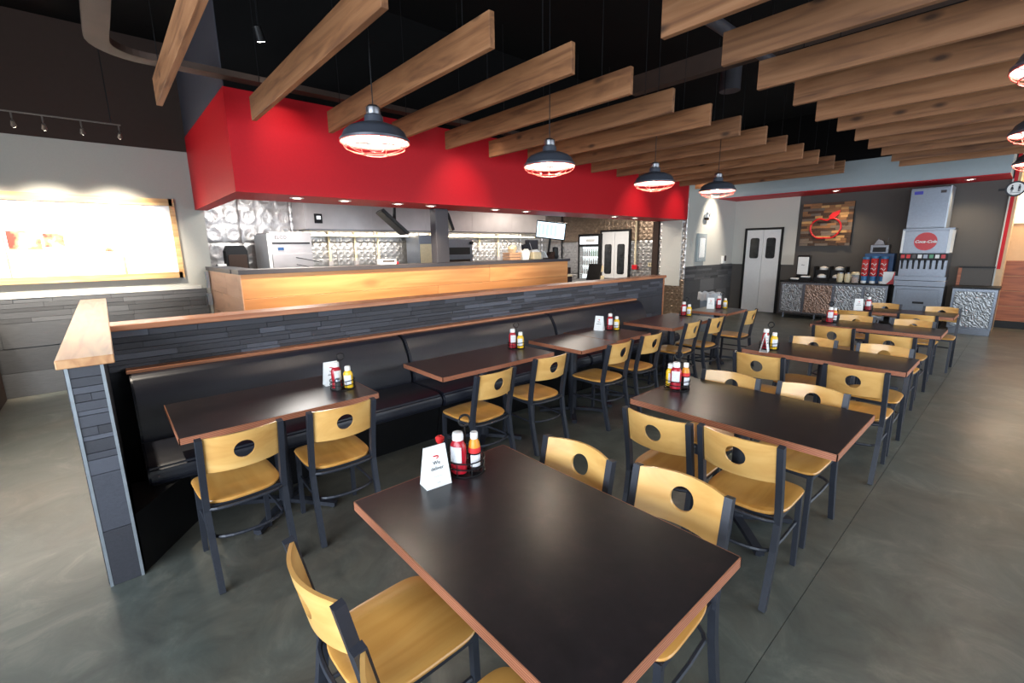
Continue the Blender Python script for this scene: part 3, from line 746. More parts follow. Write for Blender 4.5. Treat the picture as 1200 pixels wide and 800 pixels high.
cset(-3.07, 5.93, [CAD, ('mustard', .04, .02, -.2), ('ketchup', -.03, .0, .3)], WB[3])
cset(-3.05, 6.98, [CAD, ('mustard', .05, .0, -.2), ('ketchup', -.04, .02, .4), ('tent', -.15, .06, 0)], WB[4])
fp = bm_new(); prism(fp, [(-.031, .0015), (.031, .0015), (.0015, .160), (-.0015, .160)], 'X', -.0475, -.0465)
obj('side_flap', fp, M['paper'], made['tent'])
fb = thing('hot_sauce_bottle', 'small bottle with a red tip half hidden behind the white tent card', 'bottle', (-1.60, .99, ZT)); obj('body', lathe(bm_new(), [(.018, 0), (.02, .004), (.02, .09), (.008, .115)], 16), M['sauce'], fb, True); obj('red_tip', lathe(bm_new(), [(.008, .112), (.017, .124), (.02, .140), (.012, .148)], 14), M['redink'], fb, True)['label'] = 'red tip'

# ---------------------------------------------------------------- ceiling boards
sl_me = {}
def slat_mesh(L):
    if L not in sl_me: sl_me[L] = finish('board', B(-L / 2, L / 2, -.021, .021, 0, .205, bevel=.0025), M['slat'])
    return sl_me[L]
def hang_mesh(L):
    bm = bm_new()
    for s in (-1, 1): cyl(bm, (s * (L / 2 - .3), 0, .2), (s * (L / 2 - .3), 0, 1.5), .003, n=5)
    return finish('hanger_wires', bm, M['black'])
LL, LR = 2.66, 2.7
hm = {LL: hang_mesh(LL), LR: hang_mesh(LR)}
nth = ['first', 'second', 'third', 'fourth', 'fifth', 'sixth', 'seventh', 'eighth', 'ninth', 'tenth', 'eleventh', 'twelfth', 'thirteenth', 'fourteenth']
for side, L, x, y0, n in (('left', LL, -3.68, .55, 14), ('right', LR, -.26, 1.95, 12)):
    for k in range(n):
        t = thing('ceiling_board', 'rough wooden board hung from the ceiling, %s in the %s row from the camera' % (nth[k], side), 'board', (x + random.uniform(-.02, .02), y0 + .709 * k, 2.9 + random.uniform(-.006, .006)), random.uniform(-.004, .004), 'hanging ceiling boards')
        obj('board', slat_mesh(L), None, t); obj('hanger_wires', hm[L], None, t)

# ---------------------------------------------------------------- pendants
def make_pendant():
    t = thing('pendant_lamp', 'x', 'lamp', (0, 0, 0), 0, 'caged barn pendants')
    prof = [(.222, 0), (.224, .012), (.208, .03), (.195, .06), (.165, .085), (.115, .105), (.07, .115), (.062, .12), (.058, .16), (.045, .17)]
    bm = bm_new(); lathe(bm, prof + [(.044, .168)] + [(r - .004, z - .003) for r, z in prof[::-1][2:]], 40, cap=False); obj('shade', bm, [M['shade']], t, True)
    inn = [(.2215, .001), (.205, .026), (.19, .055), (.16, .08), (.11, .099), (.065, .108), (.02, .11)]
    obj('shade_lining', lathe(bm_new(), inn, 40, cap=False), M['shade_in'], t, True)
    obj('socket_cap', lathe(bm_new(), [(.044, .165), (.047, .17), (.047, .21), (.03, .225), (.006, .23)], 20), M['steel_dark'], t, True)
    bm = bm_new(); cyl(bm, (0, 0, .22), (0, 0, 2.0), .004, n=6); obj('cord', bm, M['black'], t)
    bm = bm_new(); bmesh.ops.create_uvsphere(bm, u_segments=16, v_segments=10, radius=.034, matrix=Matrix.Translation((0, 0, .045))); obj('bulb', bm, M['bulb'], t, True)
    bm = bm_new()
    for r, z in ((.222, -.004), (.19, -.042), (.075, -.078)): tube(bm, [(r * math.cos(2 * PI * k / 32), r * math.sin(2 * PI * k / 32), z) for k in range(32)], .0032, 5, True)
    for k in range(8):
        a = PI / 4 * k; ca, sa = math.cos(a), math.sin(a)
        tube(bm, [(r * ca, r * sa, z) for r, z in ((.222, -.002), (.21, -.026), (.19, -.042), (.14, -.064), (.075, -.078))], .0028, 4)
    obj('wire_cage', bm, M['cage'], t)
    return t
pd = make_pendant()
PL = [(-3.0, 1.47, 2.4, 'caged dark barn pendant nearest the camera, in front of the red wall'), (-2.92, 3.05, 2.4, 'caged barn pendant second from the camera against the red wall'), (-2.96, 4.8, 2.4, 'caged barn pendant third from the camera near the red wall end'), (-2.86, 6.15, 2.4, 'farthest caged barn pendant of the left row, by the pale wall'),
      (.04, 3.1, 2.42, 'topmost caged pendant cut by the right edge of the photo'), (-.01, 4.8, 2.41, 'middle caged pendant cut by the right edge of the photo'), (-.025, 6.5, 2.4, 'lowest caged pendant at the right edge, above the restroom sign')]
for i, (x, y, z, lb) in enumerate(PL):
    if i == 0: pd.location = (x, y, z); pd['label'] = lb
    else: dup(pd, (x, y, z), 0, lb)
    light('pendant_light', 'POINT', (x, y, z + .002), 13, WARM2, shadow_soft_size=.008)

# ---------------------------------------------------------------- ducts and ceiling services
bm = bm_new()
zc = 3.33
path = [(2.0, .215, zc), (-4.95, .215, zc)] + [(-4.95 - .32 * math.sin(a), .535 - .32 * math.cos(a), zc) for a in [PI / 2 * k / 8 for k in range(1, 9)]] + [(-5.27, 9.9, zc)]
tube(bm, path, .075, square=True, sx=1.0, sy=.35, up=(0, 0, 1))
tag(obj('flat_duct', bm, M['duct']), 'flat brown duct that turns along the top of the red wall', 'duct')
t = thing('ceiling_pipe', 'long grey pipe under the black ceiling between the board rows', 'pipe', (-1.95, 5.5, 3.45))
obj('pipe', cyl(bm_new(), (0, -7, 0), (0, 6.1, 0), .05, n=12), M['dkpost'], t, True)
bm = bm_new()
for k in range(6): box(bm, -.012, .012, -6 + k * 2.2, -5.98 + k * 2.2, 0, .95)
obj('strap', bm, M['black'], t)
tag(obj('ceiling_joist_duct', B(-3.6, 1.2, 5.2, 5.32, 3.55, 3.75), M['duct']), 'brown crosswise duct high above the board rows', 'duct')
t = thing('ceiling_speaker', 'dark cylindrical fixture hanging from ceiling above the left boards', 'fixture', (-3.0, 6.6, 3.72))
obj('can', cyl(bm_new(), (0, 0, 0), (0, 0, .34), .13, n=20), M['dkpost'], t, True); obj('stem', cyl(bm_new(), (0, 0, .34), (0, 0, .68), .02, n=8), M['black'], t)
# track with spot heads over the menu
t = thing('track_light', 'thin track with four bare spot heads above the menu board', 'lamp', (-6.95, -.1, 3.1))
obj('track_rail', B(-.006, .006, -1.6, .48, -.006, .006), M['track'], t)
bm = bm_new()
for y in (-1.5, .4): cyl(bm, (0, y, .01), (0, y, 1.3), .005, n=6)
obj('suspension_rod', bm, M['black'], t)
for y in (-1.25, -.75, -.36, -.14, .15, .46):
    bm = bm_new(); tube(bm, [(0, y, -.01), (0, y, -.06), (-.02, y, -.085)], .008, 6); cyl(bm, (.0, y, -.085), (-.06, y, -.12), .014, .024, n=12)
    h = obj('spot_head', bm, M['track'], t, True)
    bm = bm_new(); cyl(bm, (-.0612, y, -.1206), (-.064, y, -.122), .02, n=12); obj('lens', bm, M['spotlens'], h)
for y in (-1.6, -.9, -.25, .35):
    light('menu_spot', 'SPOT', (-7.05, y - .1, 2.95), 480, (1.0, .91, .77), (XW, y - .1, 1.72), spot_size=math.radians(62), spot_blend=1.0, shadow_soft_size=.05)
for i, (x, y, z, tg, pw) in enumerate([(-4.9, 1.35, 3.62, (-5.9, 2.2, 1.2), 30), (-4.6, 3.74, 3.55, (-5.35, 3.85, 1.6), 75), (-4.6, 8.0, 3.5, (-5.35, 8.0, 1.6), 75), (-4.6, 9.5, 3.5, (-5.35, 9.6, 1.6), 75), (-4.7, 11.2, 3.5, (-5.35, 11.3, 1.8), 330), (-4.6, -.35, 3.6, (-4.6, -.15, 1.2), 300)]):
    t = thing('ceiling_spotlight', 'small %s spotlight high above the %s' % (('black', 'black', 'dark', 'dark', 'dark', 'black')[i], ('left end of the red wall', 'third hanging board by the red wall', 'middle of the red wall', 'far end of the red wall', 'pale wall by the double door', 'short oak cap of the half wall')[i]), 'lamp', (x, y, z), 0, 'ceiling spotlights')
    dv = (Vector(tg) - Vector((x, y, z))).normalized()
    obj('stem', cyl(bm_new(), (0, 0, .02), (0, 0, 4.4 - z), .008, n=6), M['black'], t)
    bm = bm_new(); cyl(bm, tuple(-dv * .06), tuple(dv * .06), .035, .042, n=14); obj('head', bm, M['black'], t, True)
    bm = bm_new(); cyl(bm, tuple(dv * .0605), tuple(dv * .063), .034, n=14); obj('lens', bm, M['spotlens'], t)
    p = Vector((x, y, z)) + dv * .08
    light('spot', 'SPOT', p, pw, WARM2, tg, spot_size=math.radians((60, 70, 70, 70, 58, 75)[i]), spot_blend=1.0, shadow_soft_size=.04)

# ---------------------------------------------------------------- recessed downlights
def downlight(x, y, z, lb, pw, tgt, size=120):
    t = thing('recessed_downlight', lb, 'lamp', (x, y, z), 0, 'recessed downlights')
    obj('trim_ring', lathe(bm_new(), [(.045, 0), (.075, -.001), (.075, -.006), (.047, -.008), (.045, 0)], 24, cap=False), M['white'], t, True)
    obj('lens', lathe(bm_new(), [(.0005, -.003), (.046, -.003)], 20, cap=False), M['led'], t)
    light('downlight', 'SPOT', (x, y, z - .02), pw, WARM, tgt, spot_size=math.radians(size), spot_blend=.8, shadow_soft_size=.04)
for k, y in enumerate([1.75, 2.3, 3.0, 3.5, 4.65, 5.3, 7.7, 8.4]):
    downlight(-5.6, y, 2.29, 'recessed downlight in the red soffit, %s from its left end' % nth[k], (150, 150, 110, 90, 90, 60, 50, 50)[k], (-5.72, y, 0), 110)
downlight(-3.0, 12.0, 2.825, 'recessed downlight over the wooden apple sign', 45, (-3.0, 12.3, 0))
downlight(-.95, 12.05, 2.825, 'recessed downlight right of the tall ice machine', 50, (-.95, 12.3, 0))
# kitchen work lights
light('kitchen_hood_light', 'AREA', (-9.0, 6.0, 2.04), 75, (1, .9, .75), (-9.35, 6.0, 1.2), shape='RECTANGLE', size=6.0, size_y=.12)
light('kitchen_ceiling_light', 'AREA', (-7.6, 2.2, 2.7), 60, (1, .96, .9), (-7.6, 2.2, 0), shape='RECTANGLE', size=1.2, size_y=.6)
light('kitchen_ceiling_light', 'AREA', (-7.2, 8.6, 2.7), 75, (1, .9, .78), (-7.2, 8.6, 0), shape='RECTANGLE', size=1.2, size_y=1.2)
light('hall_ceiling_light', 'AREA', (.4, 12.8, 3.0), 34, (1, .78, .5), (.4, 13.4, 1.5), shape='DISK', size=.5)

# ---------------------------------------------------------------- menu board
t = thing('menu_board', 'brightly lit wide white menu board in a pale wood frame', 'menu board', (XW, 0, 0))
bm = bm_new(); box(bm, .001, .05, -3.0, .84, 2.33, 2.42); box(bm, .001, .05, -3.0, .84, 1.36, 1.44); box(bm, .001, .05, .80, .86, 1.36, 2.42); box(bm, .001, .05, -3.06, -3.0, 1.36, 2.42)
obj('frame', bm, M['frame'], t)
for a, b in ((-3.0, -1.9), (-1.88, -.815), (-.80, .8)):
    p = obj('panel', B(.008, .03, a, b, 1.44, 2.33), M['menu'], t)
obj('divider_strip', B(.03, .034, .222, .25, 1.44, 1.66), M['frame'], t); obj('divider_strip', B(.03, .036, -.815, -.8, 1.44, 2.33), M['frame'], t)
for a, b, z0, z1 in ((-1.2, -.84, 1.80, 2.0), (-.78, -.5, 1.76, 1.98), (-.48, -.3, 1.79, 1.95), (-.18, -.1, 1.72, 1.79), (.06, .2, 1.73, 1.84)):
    obj('food_photo', B(.030, .0315, a, b, z0, z1), M['photo'], t)
bm = bm_new()
for a, b, z in ((-1.2, -.84, 1.785), (-.78, -.35, 1.74), (.0, .22, 1.715), (.42, .47, 1.985), (.43, .46, 2.03), (-1.15, -.92, 1.6)): box(bm, .030, .0315, a, b, z, z + .012)
obj('menu_text_line', bm, M['ink'], t)
t = thing('wall_ledge', 'pale painted ledge running under the menu board', 'ledge', (XW, 0, 0))
obj('ledge_board', B(.001, .03, -3.0, 1.04, 1.19, 1.235), M['wall_grey'], t)
t = thing('waste_cabinet', 'dark brown cabinet just showing at the left edge', 'cabinet', (-7.57, -1.45, 0))
obj('body', B(-.33, .3, -.3, .38, 0, .95, bevel=.01), M['wall_brown'], t); obj('top', B(-.35, .32, -.32, .40, .95, .98), M['black'], t)

# ---------------------------------------------------------------- kitchen counter
XC = -5.9
t = thing('service_counter', 'knotty pine service counter with dark slab top below the red wall', 'counter', (XC, 1.15, 0))
obj('core', B(-.14, -.012, 0.015, 5.5, 0, 1.45), M['grout'], t)
obj('side_core', B(-2.05, -.14, .012, .14, 0, 1.45), M['grout'], t)
for r, (a, b) in enumerate(((0, .3), (.3, .6), (.6, .89), (.89, 1.17), (1.17, 1.45))):
    y = 0.0
    for L in ((1.9, 3.615), (3.2, 2.315), (1.3, 4.215), (2.6, 2.915), (3.6, 1.915))[r]:
        obj('plank', B(-.012, .004, y + .002, y + L - .002, a + .0015, b - .0015, bevel=.002), M['pine'], t); y += L
    x = -2.05
    for L in ((1.2, .84), (.8, 1.24), (1.3, .74), (.9, 1.14), (1.2, .84))[r]:
        obj('plank', B(x + .002, x + L - .002, -.002, .012, a + .0015, b - .0015, bevel=.002), M['pinex'], t); x += L
obj('corner_post', B(-.12, .012, -.012, .002, 0, 1.45, bevel=.003), M['pinex'], t)
obj('end_board', B(-.14, .006, 5.5, 5.52, 0, 1.45, bevel=.002), M['pine'], t)
bm = bm_new(); box(bm, -.36, .022, -.02, 5.57, 1.45, 1.5); box(bm, -2.06, -.36, -.03, .24, 1.45, 1.5)
obj('slab_top', bm, M['dkpost'], t)['label'] = 'dark grey counter slab'
t = thing('gate_latch', 'steel latch and notice plate on the counter end by the menu wall', 'latch', (-7.93, 1.13, 1.1))
bm = bm_new(); box(bm, 0, .1, -.035, 0, .1, .33); box(bm, .02, .14, -.05, 0, -.14, .02); obj('plate', bm, M['alum'], t)
bm = bm_new(); box(bm, .06, .1, -.07, -.05, -.16, -.02); obj('handle', bm, M['steel_dark'], t)

# things in the kitchen
def stick(name, label, cat, parts, loc):
    t = thing(name, label, cat, loc)
    for nm, bm, mat in parts: obj(nm, bm, M[mat], t)
    return t
# prep line under the back wall
stick('steel_prep_counter', 'long stainless prep counter against the kitchen back wall', 'counter', [('top', B(0, .75, -2.9, 3.4, .9, .94), 'steel'), ('cabinet', B(0, .72, -2.9, 3.4, .1, .9), 'steel_dark'), ('foot_rail', B(.1, .6, -2.9, 3.4, 0, .1), 'black')], (-9.46, 6.2, 0))
# towel dispenser on a stub of the pass
stick('side_work_shelf', 'steel work shelf behind the counter end', 'shelf', [('top', B(-.3, .3, -.35, .3, 1.26, 1.30), 'steel'), ('leg_frame', B(-.28, .28, -.33, .28, 0, 1.26), 'steel_dark')], (-8.55, 1.62, 0))
t = thing('towel_dispenser', 'dark brown paper towel dispenser behind the counter corner', 'dispenser', (-8.45, 1.62, 1.3))
obj('housing', prism(bm_new(), [(-.15, 0), (.15, 0), (.15, .42), (.11, .50), (-.11, .50), (-.15, .42)], 'X', -.12, .12), M['black'], t); obj('front_cover', B(.12, .135, -.13, .13, .12, .36, bevel=.004), M['wall_brown'], t)
tag(obj('napkin_box', B(-8.42, -8.3, 1.33, 1.45, 1.3, 1.52, bevel=.004), M['paper']), 'small white box left of the dark towel dispenser', 'box')
t = thing('kitchen_freezer', 'stainless upright kitchen cooler with vent slot and display', 'refrigerator', (-8.7, 2.4, 0))
obj('body', B(-.55, .3, -.27, .4, 0, 2.02, bevel=.006), M['steel_kitchen'], t)
obj('door', B(.3, .33, -.26, .39, .1, 1.66, bevel=.004), M['steel_kitchen'], t)
obj('side_flange', B(-.5, .34, -.32, -.275, 0, 1.99), M['white'], t)
obj('vent_slot', B(.3, .312, -.24, .36, 1.825, 1.85), M['black'], t)
obj('display', B(.3, .312, -.16, -.07, 1.72, 1.77), M['bluebox'], t)
text('badge', 'ELCO', .075, M['ink'], t, (.303, -.1, 1.93), (PI / 2, 0, PI / 2))
bm = bm_new(); cyl(bm, (.34, .1, 1.6), (.5, .42, 1.52), .006, n=6); cyl(bm, (.34, .1, 1.48), (.44, .3, 1.43), .006, n=6)
tag(obj('skewer_rods', bm, M['black']), 'two thin dark rods leaning by the stainless cooler', 'rods').location = (-8.7, 2.4, 0)
# hood
t = thing('exhaust_hood', 'long stainless exhaust hood across the kitchen back', 'hood', (-9.48, 6.0, 2.1))
obj('canopy', prism(bm_new(), [(0, 0), (.66, 0), (.66, .6), (0, .64)], 'Y', -3.15, 3.05), M['steel_kitchen'], t)
bm = bm_new()
for k in range(5): box(bm, .66, .663, -3.1 + k * 1.24, -3.1 + k * 1.24 + 1.2, .02, .58)
obj('front_panel', bm, M['steel_kitchen'], t)
bm = bm_new(); box(bm, .1, .64, -3.1, 3.0, -.03, 0); obj('filter_rail', bm, M['steel_dark'], t)
k = obj('control_panel', B(.663, .68, -2.98, -2.84, .1, .27), M['black'], t); obj('control_screen', B(.68, .684, -2.94, -2.87, .17, .23), M['litsign'], k)
t = thing('wall_shelf', 'long cream lit shelf under the exhaust hood', 'shelf', (-9.47, 6.0, 1.98))
obj('shelf_board', B(0, .3, -3.1, 3.0, 0, .03), M['cream'], t)
for i, (y, z0) in enumerate([(3.48, 1.5), (4.02, 1.5), (4.53, 1.5), (5.85, 1.7), (7.3, 1.75), (7.92, 1.5)]):
    t = thing('wall_conduit', 'thin cream conduit on the kitchen tin wall, %s from left' % nth[i], 'conduit', (-9.44, y, 0), 0, 'kitchen wall conduits')
    obj('pipe', cyl(bm_new(), (0, 0, z0), (0, 0, 2.1), .022, n=8), M['cream'], t); obj('outlet_box', B(-.03, .03, -.04, .04, z0 - .1, z0), M['steel_kitchen'], t)
# white ticket box with red knob
t = thing('ticket_printer', 'white box with dark strip on the counter, red knob beside', 'printer', (-6.1, 3.02, 1.5))
obj('body', B(-.05, .08, -.11, .13, .0, .075, bevel=.006), M['white'], t); obj('dark_strip', B(.08, .083, -.08, .1, .035, .06), M['ink'], t)
obj('knob', lathe(bm_new(), [(.001, 0), (.02, .005), (.02, .03), (.001, .036)], 12, c=(.02, .17)), M['redled'], t)
# hanging monitors
def monitor(loc, rz, tilt, label, lit=False, w=.5, h=.32, pole_up=True):
    t = thing('monitor', label, 'monitor', loc, rz)
    R = Matrix.Rotation(tilt, 4, 'X')
    def tr(bm): bmesh.ops.transform(bm, matrix=R, verts=bm.verts); return bm
    b = obj('case', tr(B(-w / 2, w / 2, -.02, .03, -h / 2, h / 2, bevel=.006)), M['black'], t)
    obj('screen', tr(B(-w / 2 + .02, w / 2 - .02, -.024, -.02, -h / 2 + .025, h / 2 - .02)), M['screen'] if lit else M['black'], t)
    if lit:
        bm = bm_new()
        for k in range(5): box(bm, -w / 2 + .04 + k * .085, -w / 2 + .10 + k * .085, -.026, -.024, -h / 2 + .06 + .02 * (k % 2), h / 2 - .06)
        obj('ticket_columns', tr(bm), M['screen_bar'], t)
    bm = bm_new(); cyl(bm, (0, .04, 0), (0, .06, .9 if pole_up else -.9), .025, n=8); obj('mount_pole', bm, M['black'], t)
    return t
monitor((-6.6, 3.42, 2.11), math.radians(-16), math.radians(47), 'black tilted monitor hanging in front of the stainless hood', w=.5, h=.5)
monitor((-7.3, 4.95, 2.19), math.radians(150), math.radians(-18), 'black monitor hanging behind the dark column', w=.62, h=.32)
monitor((-6.75, 7.1, 2.06), math.radians(35), math.radians(12), 'lit order screen on a black pole in the kitchen', True, w=.62, h=.36, pole_up=False).rotation_euler[1] = .13
t = thing('steel_cabinet', 'plain stainless wall cabinet left of the dark column', 'cabinet', (-9.0, 5.33, 0))
obj('body', B(-.3, .25, -.2, .2, .95, 2.0, bevel=.006), M['steel'], t); obj('door_line', B(.25, .262, -.18, .18, 1.0, 1.82, bevel=.003), M['cream'], t); obj('stand', B(-.28, .2, -.18, .18, .94, .95), M['black'], t)
t = thing('pizza_oven', 'stainless conveyor oven behind the dark column', 'oven', (-8.95, 6.05, 0))
obj('body', B(-.35, .2, -.5, .5, .94, 1.36), M['steel_dark'], t); obj('top_box', B(-.35, .2, -.5, .5, 1.36, 1.92, bevel=.006), M['steel'], t)
obj('oven_opening', B(.2, .21, -.42, .42, 1.58, 1.74), M['black'], t); obj('shelf_lip', B(.2, .3, -.45, .45, 1.52, 1.57), M['steel'], t); obj('lower_opening', B(.2, .212, -.42, .42, 1.40, 1.47), M['sauce'], t)
for i, y in enumerate((-.5, .46)): obj('handle_knob', cyl(bm_new(), (.2, y, 1.84), (.25, y, 1.84), .04, n=10), M['black'], t)
# counter-top clutter
t = thing('kraft_tray', 'stack of kraft trays with crumpled paper on the service counter', 'tray', (-6.05, 5.38, 1.5))
for k in range(3): obj('tray', B(-.1, .1, -.13, .13, .001 + k * .045, .04 + k * .045, bevel=.006), M['cardboard'], t)
bm = bm_new(); bmesh.ops.create_icosphere(bm, subdivisions=2, radius=.09)
for v in bm.verts: v.co *= random.uniform(.7, 1.15); v.co.z = v.co.z * .8 + .19
obj('crumpled_paper', bm, M['cream'], t)
t = thing('takeout_bag', 'pale folded paper bag between trays on the counter', 'bag', (-6.04, 5.66, 1.5))
bm = bm_new(); prism(bm, [(-.07, 0), (.07, 0), (.11, .14), (.05, .19), (-.03, .12), (-.1, .17)], 'X', -.05, .05); obj('bag_body', bm, M['paper'], t)
t = thing('takeout_bin', 'cream bin of napkins on the service counter', 'bin', (-6.04, 5.93, 1.5))
obj('bin_body', B(-.08, .08, -.1, .1, 0, .13, bevel=.012), M['cream'], t); bm = bm_new(); prism(bm, [(-.09, .13), (.09, .13), (.03, .18), (-.12, .16)], 'X', -.04, .04); obj('napkins', bm, M['paper'], t)
t = thing('order_terminal', 'dark blue order terminal leaning on the counter', 'terminal', (-6.5, 6.25, 1.2))
obj('stand', B(-.08, .08, -.1, .1, 0, .33), M['black'], t); obj('screen_case', prism(bm_new(), [(-.16, .33), (.08, .33), (-.04, .6), (-.2, .56)], 'X', -.03, .03), M['signblack'], t); obj('white_edge', prism(bm_new(), [(.08, .33), (.09, .335), (-.03, .6), (-.04, .6)], 'X', -.031, .031), M['white'], t)
tag(obj('dark_speaker_box', B(-6.75, -6.62, 6.35, 6.6, 1.2, 1.86, bevel=.006), M['dkpost']), 'tall dark grey box behind the order terminal', 'box')
obj('terminal_shelf', B(-6.9, -6.06, 6.0, 6.66, 1.16, 1.2), M['steel_dark']); tag(bpy.data.objects['terminal_shelf'], 'steel shelf behind the pine counter end', 'shelf')
obj('shelf_cabinet', B(-6.88, -6.07, 6.02, 6.64, 0, 1.16), M['dkpost'], bpy.data.objects['terminal_shelf'])
t = thing('drink_urn', 'black drink urn with tilted lid on the counter right end', 'urn', (-6.06, 6.4, 1.5))
obj('urn_body', lathe(bm_new(), [(.05, 0), (.055, .01), (.055, .19), (.05, .21), (.02, .22)], 16, c=(.0, .1)), M['black'], t, True); obj('urn_base', prism(bm_new(), [(-.2, 0), (.03, 0), (.03, .13), (-.05, .13)], 'X', -.05, .05), M['sauce'], t); obj('white_paper', prism(bm_new(), [(-.17, .02), (-.15, .02), (-.23, .14), (-.25, .14)], 'X', -.05, .05), M['paper'], t)
# registers beyond the counter
t = thing('low_register_counter', 'low dark register counter beyond the pine counter', 'counter', (-6.5, 7.75, 0))
obj('body', B(-.3, .3, -.9, .9, 0, .98), M['dkpost'], t); obj('top', B(-.32, .32, -.92, .92, .98, 1.01), M['black'], t)
t = thing('receipt_printer', 'dark stacked receipt printer right of the pine counter end', 'printer', (-6.3, 7.0, 1.01))
obj('body', B(-.1, .12, -.12, .14, 0, .12, bevel=.01), M['sauce'], t); obj('top_unit', B(-.1, .1, -.12, .12, .17, .30, bevel=.01), M['sauce'], t); obj('paper_slip', B(-.02, .1, -.1, .16, .12, .15), M['cream'], t); obj('neck', B(-.06, .05, -.08, .08, .15, .17), M['black'], t)
t = thing('cash_register', 'slanted black register screen in front of the glass cooler', 'register', (-6.28, 8.0, 1.01), .3)
obj('screen_case', prism(bm_new(), [(-.16, 0), (-.06, 0), (.05, .34), (.0, .34)], 'X', -.14, .14), M['black'], t); obj('drawer', B(-.14, .14, .02, .2, 0, .08, bevel=.005), M['cream'], t); obj('key_block', B(-.12, .12, .03, .2, .16, .30, bevel=.01), M['cream'], t); obj('key_stand', B(-.1, .1, .05, .17, .08, .16), M['sauce'], t)

# glass merchandiser
t = thing('drinks_cooler', 'black glass-door drinks cooler with lit header beside double doors', 'cooler', (-8.35, 10.63, 0))
bm = bm_new(); box(bm, -.39, -.33, -.3, -.135, 0, 2.07); box(bm, .33, .39, -.3, -.135, 0, 2.07); box(bm, -.33, .33, -.3, -.135, 0, .22); box(bm, -.33, .33, -.3, -.135, 1.72, 2.07); box(bm, -.33, .33, -.145, -.135, .22, 1.72); obj('case', bm, M['black'], t)
obj('backlight', B(-.33, .33, -.155, -.145, .22, 1.72), M['coolerlight'], t); obj('header_sign', B(-.32, .32, -.306, -.3, 1.79, 2.0), M['litsign'], t)
for z in (.6, .95, 1.2, 1.45): obj('wire_shelf', B(-.33, .33, -.28, -.155, z, z + .012), M['white'], t)
g = obj('glass_door', B(-.33, .33, -.3, -.292, .22, 1.72), M['clear'], t); obj('door_handle', B(.27, .29, -.33, -.3, .8, 1.2), M['steel_dark'], g)
obj('header_print', B(-.1, .22, -.309, -.306, 1.85, 1.93), M['white'], t)
bmesh_b = finish('bottle', lathe(bm_new(), [(.024, 0), (.026, .004), (.026, .11), (.012, .15), (.011, .19), (.008, .195)], 10), M['brownb'], True); bmesh_g = mesh_with(bmesh_b, M['green']); bmesh_w = mesh_with(bmesh_b, M['white'])
for zi, z in enumerate((.962, 1.212, 1.462)):
    for k in range(8):
        mt = bmesh_b if (zi < 2 or k < 4) else bmesh_g
        nm = '%s bottle on the %s cooler shelf, %s from its left end' % ('green' if mt is bmesh_g else 'dark', ('third', 'second', 'top')[zi], nth[k])
        o = obj('drink_bottle', mt, None, loc=(-8.35 - .27 + k * .077, 10.63 - .22, z)); tag(o, nm, 'bottle', ('green bottles' if mt is bmesh_g else 'dark bottles') + ' on the %s cooler shelf' % ('third', 'second', 'top')[zi])

# double swing doors
def swing_doors(name, x0, x1, y, ztop, wz0, wz1):
    d = struct(name, B(0, .01, 0, .01, 0, .01), M['black'])
    bm = bm_new(); box(bm, x0, x0 + .05, y - .03, y + .02, 0, ztop); box(bm, x1 - .05, x1, y - .03, y + .02, 0, ztop); box(bm, x0 + .05, x1 - .05, y - .03, y + .02, ztop - .05, ztop)
    d.data = finish(name, bm, M['black'])
    mid = (x0 + x1) / 2
    for i, (a, b) in enumerate(((x0 + .055, mid - .004), (mid + .004, x1 - .055))):
        lf = obj('door_leaf', B(a, b, y - .022, y + .012, .01, ztop - .055, bevel=.003), M['doorwhite'], d)
        c = (a + b) / 2 + (.01 if i == 0 else -.01); w = (b - a) * .27; n = 8; pts = []
        for sx, sz, a0 in ((1, 1, 0), (-1, 1, PI / 2), (-1, -1, PI), (1, -1, 1.5 * PI)):
            for k in range(n // 2 + 1):
                an = a0 + PI / 2 * k / (n // 2); pts.append((c + sx * (w - .05) + .05 * math.cos(an), (wz1 - .05 if sz > 0 else wz0 + .05) + .05 * math.sin(an)))
        bmf = bm_new(); prism(bmf, pts, 'Y', y - .030, y - .021); wf_ = obj('window_gasket', bmf, M['black'], lf)
        pts2 = [(c + (px - c) * .8, (wz0 + wz1) / 2 + (pz - (wz0 + wz1) / 2) * .95) for px, pz in pts]
        obj('window_pane', prism(bm_new(), pts2, 'Y', y - .034, y - .0305), M['darkpane'], lf)
    return d
swing_doors('door_1', -5.05, -4.14, YB - .02, 2.13, 1.37, 1.88)
swing_doors('door_2', -8.04, -7.06, 10.46, 2.16, .98, 1.78)
t = thing('red_alarm_box', 'small red alarm box with cream conduit right of kitchen doors', 'alarm', (-6.88, 10.44, 0)); obj('alarm_body', B(-.07, .07, -.06, .0, 1.12, 1.24, bevel=.006), M['redled'], t); obj('conduit', cyl(bm_new(), (0, -.02, 1.24), (0, -.02, 2.7), .025, n=8), M['cream'], t)
t = thing('outlet_plate', 'pale outlet plate on the kitchen tin wall', 'outlet', (-6.38, 10.46, 1.2)); obj('plate', B(-.13, .13, -.012, 0, 0, .1), M['cream'], t)
bm = bm_new()
for k in range(4): box(bm, -.1 + k * .055, -.07 + k * .055, -.015, -.012, .03, .075)
obj('outlet_slots', bm, M['ink'], t)

